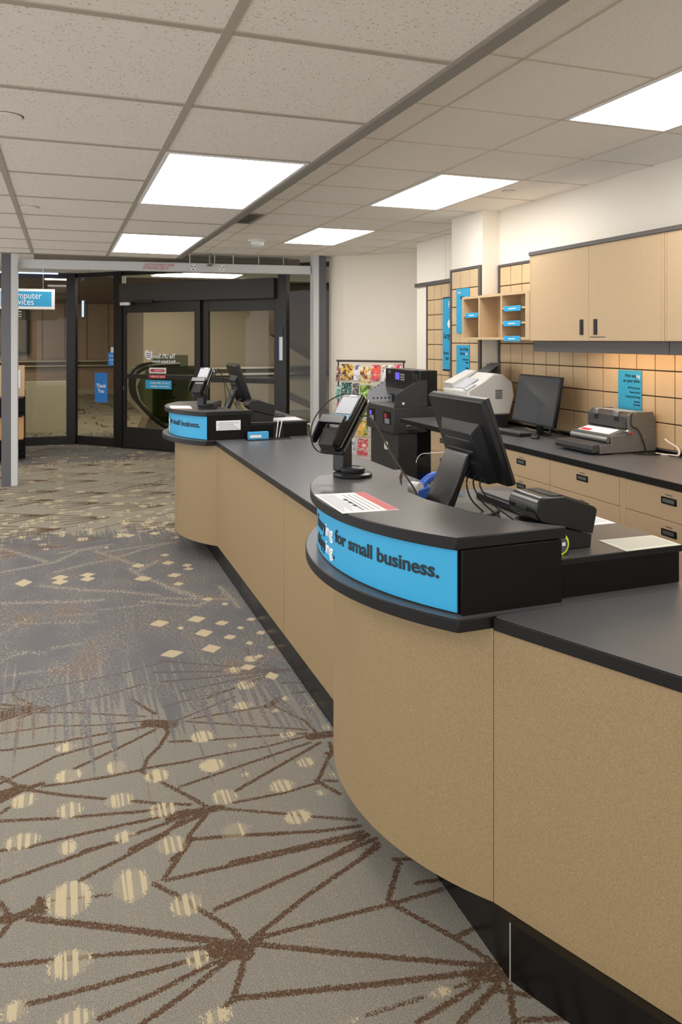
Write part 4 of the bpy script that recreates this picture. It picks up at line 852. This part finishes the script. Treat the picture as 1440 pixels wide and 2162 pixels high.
keyboard(2.955, 4.64, .9855, math.radians(97), 'black keyboard in front of the flat monitor on the back worktop', .42, .15, 'grey_metal')
t = thing('computer_mouse', 'small black mouse right of the back worktop keyboard', 'mouse', (2.97, 4.33, .9855))
obj('shell', MB().lathe([(.028, 0), (.032, .008), (.027, .022), (.012, .031), (.002, .032)]), 'dark_plastic', t, smooth=True)
obj('wheel', MB().box(-.004, -.01, .028, .004, .01, .034), 'grey_plastic', t)

# papers
def sheet(lab, pts, z, name='paper_sheet', m_='paper', bands=None, prints=None, cat='paper'):
    c = Vector((sum(p[0] for p in pts)/4, sum(p[1] for p in pts)/4))
    t = thing(name, lab, cat, (c.x, c.y, z))
    obj('sheet', MB().prism(pts, z, z+.0012), m_, t, world=True)
    def q(u, v): # bilinear
        a = Vector(pts[0])*(1-u)+Vector(pts[1])*u; b_ = Vector(pts[3])*(1-u)+Vector(pts[2])*u; r = a*(1-v)+b_*v; return (r.x, r.y)
    if bands:
        u0, u1, v0, v1, bm_ = bands; obj('header', MB().prism([q(u0, v0), q(u1, v0), q(u1, v1), q(u0, v1)], z+.0012, z+.0016), bm_, t, world=True)
    b = MB()
    for (u0, u1, v0, v1) in prints or []: b.prism([q(u0, v0), q(u1, v0), q(u1, v1), q(u0, v1)], z+.0012, z+.0015)
    if prints: obj('printing', b, 'print_grey', t, world=True)
    return t
PR = [(.06+.05*k, .075+.05*k, .07, .55+.3*((k*37) % 10)/10*.8) for k in range(8)]+[(.5+.06*k, .52+.06*k, .1, .92) for k in range(5)]+[(.46+.07*k, .475+.07*k, .55, .85) for k in range(5)]
sheet('white printed notice with a red header on the near curved shelf', [(.803, 2.453), (.976, 2.433), (.978, 2.146), (.797, 2.159)][::1], 1.1226, bands=(.80, .99, .01, .99, 'red_soft'),
      prints=[(.06+.05*k, .072+.05*k, .06, .94-.1*(k % 3)) for k in range(6)]+[(.40, .44, .30, .92), (.50, .52, .1, .92), (.60, .62, .1, .92), (.70, .72, .1, .92), (.36, .44, .35, .42), (.36, .44, .50, .57), (.36, .44, .65, .72)])
sheet('white printed notice with a red header on the far curved shelf', [(.80, 6.13), (.95, 6.05), (.93, 5.80), (.78, 5.86)], 1.1226, bands=(.02, .98, .88, .99, 'red_soft'), prints=[(.08, .92, .05+.08*k, .07+.08*k) for k in range(9)])
sheet('cream form lying at the near edge of the near raised desk', [(1.556, 1.932), (1.756, 1.924), (1.758, 1.806), (1.553, 1.806)], 1.0281, m_='paper_cream', prints=[(.05+.012*(k % 3), .95, .1+.09*k, .115+.09*k) for k in range(9)])
sheet('white form behind the near receipt printer', [(1.56, 2.26), (1.757, 2.25), (1.757, 2.095), (1.56, 2.10)], 1.0281, prints=[(.05, .95, .1+.1*k, .115+.1*k) for k in range(8)])
sheet('white form on the far raised desk', [(1.5, 5.85), (1.75, 5.85), (1.75, 5.62), (1.5, 5.62)], 1.0281, prints=[(.05, .95, .1+.1*k, .115+.1*k) for k in range(8)])
sheet('green and white card under the near till', [(1.29, 2.30), (1.44, 2.22), (1.42, 2.11), (1.27, 2.17)], 1.0282, m_='green', name='mat_card', cat='card', bands=(.1, .4, .3, .6, 'white'))

# tape measure
t = thing('tape_measure', 'lime and grey tape measure beside the near receipt printer', 'tape measure', (1.345, 1.852, 1.028))
b = MB(); b.M = Matrix.Translation((0, 0, .031)) @ Matrix.Rotation(PI/2, 4, 'X') @ Matrix.Rotation(.2, 4, 'Z')
b.lathe([(.031, -.014), (.034, -.010), (.034, .010), (.031, .014)]); obj('case', b, 'lime', t, smooth=True)
b = MB(); b.M = Matrix.Translation((0, -.0145, .031)) @ Matrix.Rotation(PI/2, 4, 'X'); b.lathe([(.024, 0), (.024, .003)]); obj('face', b, 'grey_plastic', t)
obj('label', MB().box(.004, -.0185, .028, .015, -.0178, .038), 'paper', t)
obj('rubber_base', MB().box(-.03, -.013, 0, .032, .013, .008), 'black_rough', t, bevel=.002)

# acrylic bin with blue tape dispenser and pens
t = thing('acrylic_holder', 'clear acrylic holder with rounded corners beside the near till', 'holder', (1.41, 2.74, 1.0281))
def rr(w_, h_, r): 
    p = [(-w_/2, 0), (w_/2, 0)]
    for k in range(7): a = k*PI/12; p.append((w_/2-r+r*math.cos(a), h_-r+r*math.sin(a)))
    for k in range(7): a = PI/2+k*PI/12; p.append((-w_/2+r+r*math.cos(a), h_-r+r*math.sin(a)))
    return p
obj('panel', MB().prof_y(rr(.17, .165, .035), 0, .003), 'acrylic', t); obj('polished_edge', MB().tube([(p[0], .0015, p[1]) for p in rr(.17, .165, .035)[1:]], .0016, 5), 'wire', t); obj('panel', MB().prof_y(rr(.17, .10, .02), -.09, -.087), 'acrylic', t); obj('tray', MB().box(-.08, -.087, 0, .08, 0, .003), 'acrylic', t)
t = thing('tape_dispenser', 'bright blue hand tape dispenser behind the near curved shelf', 'tape dispenser', (1.335, 2.70, 1.0281), .5)
obj('handle', MB().tube(smooth_path([(-.05, 0, .02), (-.01, 0, .05), (.04, 0, .07), (.085, 0, .075)]), .016, 10), 'vivid_blue', t, smooth=True)
obj('frame', MB().prof_y([(-.07, .0), (.04, .0), (.05, .03), (.0, .045), (-.06, .04)], -.025, .025), 'vivid_blue', t, bevel=.006)
b = MB(); b.M = Matrix.Translation((-.05, .0, .042)) @ Matrix.Rotation(PI/2, 4, 'X'); b.lathe([(.026, -.02), (.026, .02)]); obj('tape_roll', b, 'paper', t, smooth=True)
t = thing('marker_pen', 'white marker pen lying beside the blue tape dispenser', 'pen', (1.27, 2.60, 1.0281))
obj('barrel', MB().tube([(0, 0, .008), (0, .09, .008)], .008), 'white', t, smooth=True); obj('cap', MB().tube([(0, .09, .008), (0, .12, .008)], .009), 'vivid_blue', t, smooth=True)

# far worktop: blue card, clear stand, tray
t = thing('card_tray', 'thin black tray on the worktop at the far raised desk', 'tray', (1.42, 5.43, .9144))
obj('tray', MB().box(-.16, -.045, 0, .17, .045, .006), 'black_plastic', t, bevel=.002)
t = thing('gift_card_box', 'small light blue card box on the black tray', 'card box', (1.34, 5.44, .9206))
obj('box', MB().box(-.065, -.02, 0, .085, .02, .052), 'sky_card', t, bevel=.002) if mm('sky_card', '#4aa7dc', .4) is None else None
obj('white_stripe', MB().box(-.055, -.0212, .012, .03, -.0202, .03), 'white', t)
t = thing('acrylic_stand', 'clear acrylic stand with pens next to the small blue box', 'stand', (1.50, 5.45, .9206))
obj('block', MB().box(-.04, -.02, 0, .04, .02, .09), 'acrylic', t)
for k in (0, 1): obj('pen', MB().tube([(-.01+.02*k, 0, .004), (.005+.03*k, 0, .13)], .004, 6), 'white', t)

# ------------------------------------------------------------------ back worktop: monitor, printer, punching machine
t = thing('flat_monitor', 'flat black monitor standing on the back worktop', 'monitor', (3.15, 4.5, .9855))
Mx = Matrix.Translation((3.045, 4.487, 1.062)) @ Matrix.Rotation(math.radians(-4), 4, 'Z')
def h(): m = MB(); m.M = Mx; return m
tl = math.tan(math.radians(11))
b = h(); b.prof_y([(0, 0), (.335*tl, .335), (.335*tl+.022, .335), (.03, 0)], -.275, .275); obj('casing', b, 'black_plastic', t, world=True, bevel=.003)
b = h(); b.add([(-.0015+.012*tl, -.267, .012), (-.0015+.012*tl, .267, .012), (.323*tl-.0015, .267, .325), (.323*tl-.0015, -.267, .325)], [(0, 1, 2, 3)])
sc = obj('screen', b, mat('monitor_glass', '#3a3c41', .2), t, world=True)
obj('neck', h().box(.06, -.03, -.058, .08, .03, .16), 'black_plastic', t, world=True)
obj('foot', MB().lathe([(.07, 0), (.07, .006), (.04, .012), (.03, .02)], (3.13, 4.487, .9855)), 'black_plastic', t, world=True, smooth=True)
wire('cable', [(3.13, 4.40, 1.05), (3.20, 4.5, 1.0), (3.2, 4.7, .992), (3.24, 4.85, .992)], .003, 'cable_white', t)
wire('cable', [(3.15, 4.42, 1.04), (3.22, 4.35, .995), (3.24, 4.2, .992), (3.25, 4.05, .992)], .003, 'cable_black', t)

t = thing('office_printer', 'white and grey laser printer on the back worktop left of the monitor', 'printer', (3.0, 5.12, .9855))
obj('paper_drawer', MB().box(-.20, -.20, 0, .14, .20, .10), 'dark_plastic', t, bevel=.006)
b = MB(); b.prof_y([(-.20, .10), (.16, .10), (.20, .24), (.18, .34), (.10, .40), (.02, .41), (-.06, .36), (-.20, .285)], -.195, .195); obj('body', b, 'printer_white', t, bevel=.012)
b = MB(); b.prof_y([(-.19, .29), (-.06, .365), (.02, .415), (.0, .425), (-.20, .33)], .05, .19); obj('output_tray', b, 'printer_white', t, bevel=.004)
obj('tray_recess', MB().prof_y([(-.185, .294), (-.07, .362), (-.07, .370), (-.185, .302)], -.12, .05), 'printer_grey', t)
b = MB()
for k in range(6): b.box(.03, -.1965, .22+.012*k, .09, -.195, .226+.012*k)
obj('side_vent', b, 'dark_plastic', t)
obj('paper_guide', MB().add([(.03, -.06, .40), (.03, .10, .40), (.17, .10, .48), (.17, -.06, .48)], [(0, 1, 2, 3)]).box(.14, -.07, .40, .155, .11, .47), 'grey_plastic', t)
obj('control_panel', MB().prof_y([(-.20, .285), (-.13, .325), (-.13, .331), (-.20, .291)], -.19, -.125), 'printer_grey', t)

t = thing('punching_machine', 'black and grey paper punching and binding machine on the back worktop', 'binding machine', (3.08, 3.75, .9855))
b = MB(); b.prof_y([(2.885, .994), (3.285, .994), (3.285, 1.16), (3.265, 1.222), (3.11, 1.224), (3.08, 1.205), (3.085, 1.12), (3.06, 1.098), (2.965, 1.092), (2.965, 1.045), (2.885, 1.043)], 3.57, 3.582)
b2 = MB(); b2.prof_y([(2.885, .994), (3.285, .994), (3.285, 1.16), (3.265, 1.222), (3.11, 1.224), (3.08, 1.205), (3.085, 1.12), (3.06, 1.098), (2.965, 1.092), (2.965, 1.045), (2.885, 1.043)], 3.918, 3.93)
obj('side_plate', b, 'grey_metal', t, world=True, bevel=.002); obj('side_plate', b2, 'grey_metal', t, world=True, bevel=.002)
obj('paper_table', MB().prof_y([(2.835, 1.0), (2.965, 1.0), (2.965, 1.05), (2.84, 1.045)], 3.583, 3.917), 'dark_metal', t, world=True, bevel=.003)
obj('table_edge', MB().box(2.831, 3.585, 1.006, 2.837, 3.915, 1.018), 'black_plastic', t, world=True)
obj('roller', MB().tube([(2.955, 3.585, 1.068), (2.955, 3.915, 1.068)], .017, 14), 'metal_dull', t, world=True, smooth=True)
cp = obj('control_top', MB().prof_y([(2.972, 1.045), (3.08, 1.045), (3.08, 1.122), (2.972, 1.092)], 3.583, 3.917), 'grey_metal', t, world=True)
obj('instruction_label', MB().prof_y([(2.985, 1.0968), (3.06, 1.1176), (3.06, 1.1188), (2.985, 1.098)], 3.62, 3.90), 'paper', cp, world=True)
obj('red_label', MB().prof_y([(2.99, 1.0985), (3.02, 1.107), (3.02, 1.108), (2.99, 1.0995)], 3.80, 3.89), 'red', cp, world=True)
ld = obj('cover', MB().prof_y([(3.075, 1.126), (3.27, 1.126), (3.262, 1.214), (3.11, 1.222), (3.075, 1.20)], 3.583, 3.917), 'dark_metal', t, world=True, bevel=.006)
obj('cover_top', MB().prof_y([(3.115, 1.2225), (3.255, 1.2155), (3.255, 1.218), (3.115, 1.2255)], 3.60, 3.90), 'printer_grey', ld, world=True)
for yy in (3.66, 3.84):
    obj('hinge', MB().box(3.066, yy-.02, 1.195, 3.10, yy+.02, 1.226), 'metal', ld, world=True, bevel=.002)
    b = MB()
    for k in range(3): b.box(3.072, yy-.016+.014*k, 1.165, 3.0755, yy-.012+.014*k, 1.198)
    obj('slot', b, 'cable_black', ld, world=True)
for x, z in ((3.03, 1.05), (3.06, 1.115), (3.12, 1.04), (3.18, 1.05), (3.22, 1.04), (3.13, 1.215), (3.25, 1.2), (3.25, 1.12), (2.9, 1.01), (3.2, 1.08)):
    b = MB(); b.M = Matrix.Translation((x, 3.570, z)) @ Matrix.Rotation(PI/2, 4, 'X'); b.lathe([(.0045, 0), (.0045, .003)], n=10); obj('screw', b, 'metal', t, world=True)
b = MB(); b.M = Matrix.Translation((3.075, 3.57, 1.115)) @ Matrix.Rotation(PI/2, 4, 'X'); b.lathe([(.010, 0), (.010, .02)], n=14); obj('lever_knob', b, 'metal', t, world=True)
b = MB(); b.M = Matrix.Translation((3.10, 3.568, 1.105)) @ Matrix.Rotation(PI/2, 4, 'X'); b.lathe([(.008, 0), (.006, .012)], n=14); obj('red_button', b, 'red', t, world=True)
wire('side_cable', [(3.105, 3.566, 1.215), (3.10, 3.562, 1.15), (3.15, 3.562, 1.12), (3.19, 3.562, 1.04), (3.205, 3.56, .99)], .003, 'cable_black', t)
for x in (2.90, 3.25): obj('foot', MB().box(x, 3.6, .9855, x+.025, 3.9, .995), 'black_rough', t, world=True)
wire_t = thing('power_cord', 'white mains cord looping up from the worktop behind the punching machine', 'cord', (3.25, 3.45, .986))
wire('cord', [(3.285, 3.50, 1.07), (3.28, 3.46, 1.055), (3.285, 3.40, 1.03), (3.27, 3.38, .995), (3.25, 3.42, .990), (3.22, 3.5, .990)], .006, 'cable_white', wire_t)
wire_t = thing('power_cord', 'tangle of thin black cords on the worktop at the punching machine', 'cord', (3.2, 3.45, .986))
wire('cord', [(3.13, 3.56, .990), (3.16, 3.48, .989), (3.22, 3.47, .989), (3.2, 3.54, .99), (3.25, 3.5, .99), (3.27, 3.38, .989), (3.26, 3.25, .989), (3.27, 3.1, .989)], .003, 'cable_black', wire_t)
wire('cord', [(3.10, 3.55, .989), (3.12, 3.50, .989), (3.2, 3.49, .989), (3.24, 3.44, .989), (3.25, 3.3, .989)], .0025, 'cable_black', wire_t)

# ------------------------------------------------------------------ electric paper cutter
t = thing('paper_cutter', 'black electric paper cutter on a cabinet stand next to the card rack', 'paper cutter', (3.0, 6.33, 0))
YN, YF = 6.03, 6.66
obj('cabinet', MB().box(2.74, YN+.01, 0, 2.93, YF-.01, .83), 'dark_metal', t, world=True, bevel=.004)
obj('cabinet_side', MB().box(2.931, YN+.01, 0, 3.125, YF-.01, .829), 'black_wood', t, world=True)
obj('table_body', MB().box(2.70, YN, .83, 3.13, YF, 1.05), 'dark_metal', t, world=True, bevel=.004)
obj('table_top', MB().box(2.70, YN+.012, 1.0505, 3.1, YF-.012, 1.056), 'metal_dull', t, world=True)
for y in (YN+.07, YN+.42):
    pn = obj('front_window', MB().box(2.696, y, .90, 2.701, y+.15, 1.01), 'black_plastic', t, world=True)
    obj('window_print', MB().box(2.694, y+.02, .905, 2.6965, y+.12, .95), 'print_grey', pn, world=True)
    obj('window_button', MB().box(2.692, y+.075, .955, 2.696, y+.12, .99), 'red' if y < 6.2 else 'purple', pn, world=True)
for ya in (YN, YF-.012):
    obj('side_guard', MB().prof_y([(2.705, 1.056), (3.02, 1.056), (3.02, 1.29), (2.93, 1.285), (2.715, 1.165)], ya, ya+.012), 'printer_grey' if ya > 6.3 else 'dark_metal', t, world=True)
b = MB()
for k in range(7): b.box(2.74+.035*k, YF-.0135, 1.17+.02*k, 2.75+.035*k, YF-.012, 1.18+.02*k)
for k in range(5): b.box(2.76+.04*k, YF-.0135, 1.085, 2.775+.04*k, YF-.012, 1.10)
obj('guard_hole', b, 'cable_black', t, world=True)
hd = obj('blade_housing', MB().box(2.89, YN+.014, 1.20, 2.95, YF-.014, 1.375), 'black_plastic', t, world=True, bevel=.004)
obj('clamp_bar', MB().prof_y([(2.89, 1.2), (2.95, 1.2), (2.95, 1.12), (2.91, 1.14)], YN+.1, YF-.02), 'grey_metal', t, world=True)
obj('rear_body', MB().box(2.951, YN+.013, 1.057, 3.13, YF-.013, 1.372), 'black_plastic', t, world=True, bevel=.01)
obj('display', MB().box(2.888, YN+.30, 1.28, 2.8905, YN+.39, 1.345), 'purple', hd, world=True)
obj('button_panel', MB().box(2.8885, YN+.18, 1.27, 2.8905, YN+.29, 1.35), 'dark_plastic', hd, world=True)
b = MB()
for i in range(3):
    for j in range(3): b.box(2.887, YN+.195+.03*i, 1.28+.022*j, 2.8888, YN+.207+.03*i, 1.29+.022*j)
obj('button', b, 'white', hd, world=True)
b = MB(); b.M = Matrix.Translation((2.889, YN+.52, 1.345)) @ Matrix.Rotation(-PI/2, 4, 'Y') @ Matrix.Diagonal((.5, 1, 1, 1)); b.lathe([(.035, 0), (.035, .002)]); obj('maker_badge', b, 'metal_dull', hd, world=True)
b = MB()
for k in range(6): b.box(2.9, YN+.0125, 1.23+.02*k, 2.94, YN+.0135, 1.238+.02*k)
obj('vent', b, 'grey_plastic', hd, world=True)
obj('white_label', MB().box(2.78, YN-.001, 1.08, 2.80, YN, 1.10), 'white', t, world=True)
obj('white_label', MB().box(2.738, 6.25, .66, 2.7395, 6.33, .73), 'white', t, world=True)
obj('side_handle', MB().box(2.82, YN-.012, .86, 2.92, YN, .90), 'metal', t, world=True, bevel=.003)

# ------------------------------------------------------------------ greeting card rack with cards
RP = Vector((3.15, 8.05, 0)); RM = Matrix(((D45.x, N45.x, 0, RP.x), (D45.y, N45.y, 0, RP.y), (0, 0, 1, 0), (0, 0, 0, 1)))
def rmb(): m = MB(); m.M = RM; return m
t = thing('card_rack', 'wire greeting card rack in front of the beige back wall', 'card rack', (3.25, 8.0, 0), 0)
b = rmb()
for s in (-.26, .54): b.tube([(s, .05, 0), (s, .05, 1.395)], .009, 6)
b.tube([(-.28, .05, 1.40), (.56, .05, 1.40)], .013, 6)
obj('frame', b, 'wire_dark', t, world=True)
rows = [1.17, .96, .75, .54, .33, .12]
for z in rows:
    b = rmb()
    for q, zz in ((-.03, z+.01), (-.03, z+.075), (.0, z)): b.tube([(-.26, q, zz), (.54, q, zz)], .0028, 5)
    for k in range(17): b.tube([(-.26+.05*k, -.03, z+.075), (-.26+.05*k, -.03, z), (-.26+.05*k, .045, z)], .002, 5)
    obj('pocket', b, 'wire', t, world=True)
obj('base', rmb().box(-.28, -.12, 0, .56, .2, .04), 'wire_dark', t, world=True)
def dk(h): return '#'+''.join('%02x' % int(int(h[i:i+2], 16)*.8) for i in (1, 3, 5))
def cardm(name, a, c, sc=14):
    if 'card_'+name in MATS: return MATS['card_'+name]
    m = bpy.data.materials.new('card_'+name); m.use_nodes = True; nt = m.node_tree; b = nt.nodes['Principled BSDF']; b.inputs['Roughness'].default_value = .4
    tc = node(nt, 'ShaderNodeTexCoord'); n = node(nt, 'ShaderNodeTexNoise'); n.inputs['Scale'].default_value = sc*1.7; n.inputs['Detail'].default_value = 1.5
    cr = node(nt, 'ShaderNodeValToRGB'); nt.links.new(tc.outputs['Object'], n.inputs['Vector']); nt.links.new(n.outputs[0], cr.inputs[0]); nt.links.new(cr.outputs[0], b.inputs['Base Color'])
    r = cr.color_ramp; r.interpolation = 'CONSTANT'; A, Cc = lin(a), lin(c)
    r.elements[0].position = 0; r.elements[0].color = tuple(x*.25 for x in Cc[:3])+(1,); r.elements[1].position = .36; r.elements[1].color = Cc
    for p, q in ((.44, A), (.57, tuple(min(1, x*1.35) for x in A[:3])+(1,)), (.63, lin('#d8d2c4'))): e = r.elements.new(p); e.color = q
    MATS['card_'+name] = m; return m
CARDS = [(-.20, -.045, 1.18, 1.365, 'yellow greeting card with brown teddy picture, top row at left', '#c9a83c', '#7a3f1c'), (-.04, .035, 1.18, 1.355, 'pale lilac greeting card in the top row beside the yellow one', '#d9d6df', '#a49bb8'),
         (.035, .165, 1.15, 1.335, 'cream greeting card with orange flowers in the top row', '#d8c88a', '#b9601f'), (.17, .285, 1.18, 1.36, 'orange and pink greeting card in the top row', '#e0562f', '#d84a86'),
         (.30, .44, 1.18, 1.36, 'white greeting card at the top right of the rack', '#e3e3e0', '#c9b9a8'), (.445, .53, 1.25, 1.37, 'small red card at the right end of the top row', '#c92f4c', '#e9c9c9'),
         (-.26, -.21, 1.17, 1.34, 'brown card edge at the left end of the top row', '#8a5a4c', '#5b3a30'),
         (-.20, -.07, .965, 1.155, 'teal and black card in the second row', '#2d6f6a', '#1a1c1e', 30), (-.06, .02, .965, 1.15, 'black and white card in the second row', '#26282a', '#a8a8a8', 30),
         (.03, .165, .95, 1.13, 'lime green card in the second row', '#8fbf3a', '#6f8f2a'), (.17, .29, .97, 1.12, 'olive patterned card behind the cutter guard', '#7a8a3a', '#3b3b22'),
         (-.26, -.21, .97, 1.12, 'light teal card edge at the left of the second row', '#5aa09a', '#2f5a5a'),
         (-.20, -.075, .76, .945, 'blue framed card with cup picture in the third row', '#6fa8c4', '#5b3b2c'), (-.07, .055, .755, .95, 'yellow-green framed card in the third row', '#c7d23a', '#5b4b8a'),
         (.06, .17, .76, .93, 'green card in the third row beside the cutter', '#6faa3a', '#d9d6c0'), (-.26, -.21, .76, .93, 'pink card at the left of the third row', '#c95a6a', '#7a8a8a'),
         (-.20, -.07, .55, .72, 'grey card in the fourth row behind the terminal', '#8a8a86', '#4c4c4a'), (.0, .13, .55, .73, 'yellow card in the fourth row', '#d8a83a', '#8aa03a'),
         (-.12, -.03, .335, .51, 'white and blue card in the fifth row', '#c9ccd2', '#7f8aa0'), (.0, .13, .33, .52, 'red and pink card in the fifth row', '#c83a4a', '#e6b9b4')]
for i, cd in enumerate(CARDS):
    s0, s1, z0, z1, lab, a, c = cd[:7]
    tilt = rmb(); tilt.add([(s0, -.018, z0), (s1, -.018, z0), (s1, .012, z1), (s0, .012, z1), (s0, -.014, z0), (s1, -.014, z0), (s1, .016, z1), (s0, .016, z1)],
                           [(0, 1, 2, 3), (7, 6, 5, 4), (0, 4, 5, 1), (1, 5, 6, 2), (2, 6, 7, 3), (3, 7, 4, 0)])
    tag(obj('greeting_card', tilt, cardm(str(i), a, c, cd[7] if len(cd) > 7 else 12)), lab, 'greeting card', 'greeting cards in the wire rack')
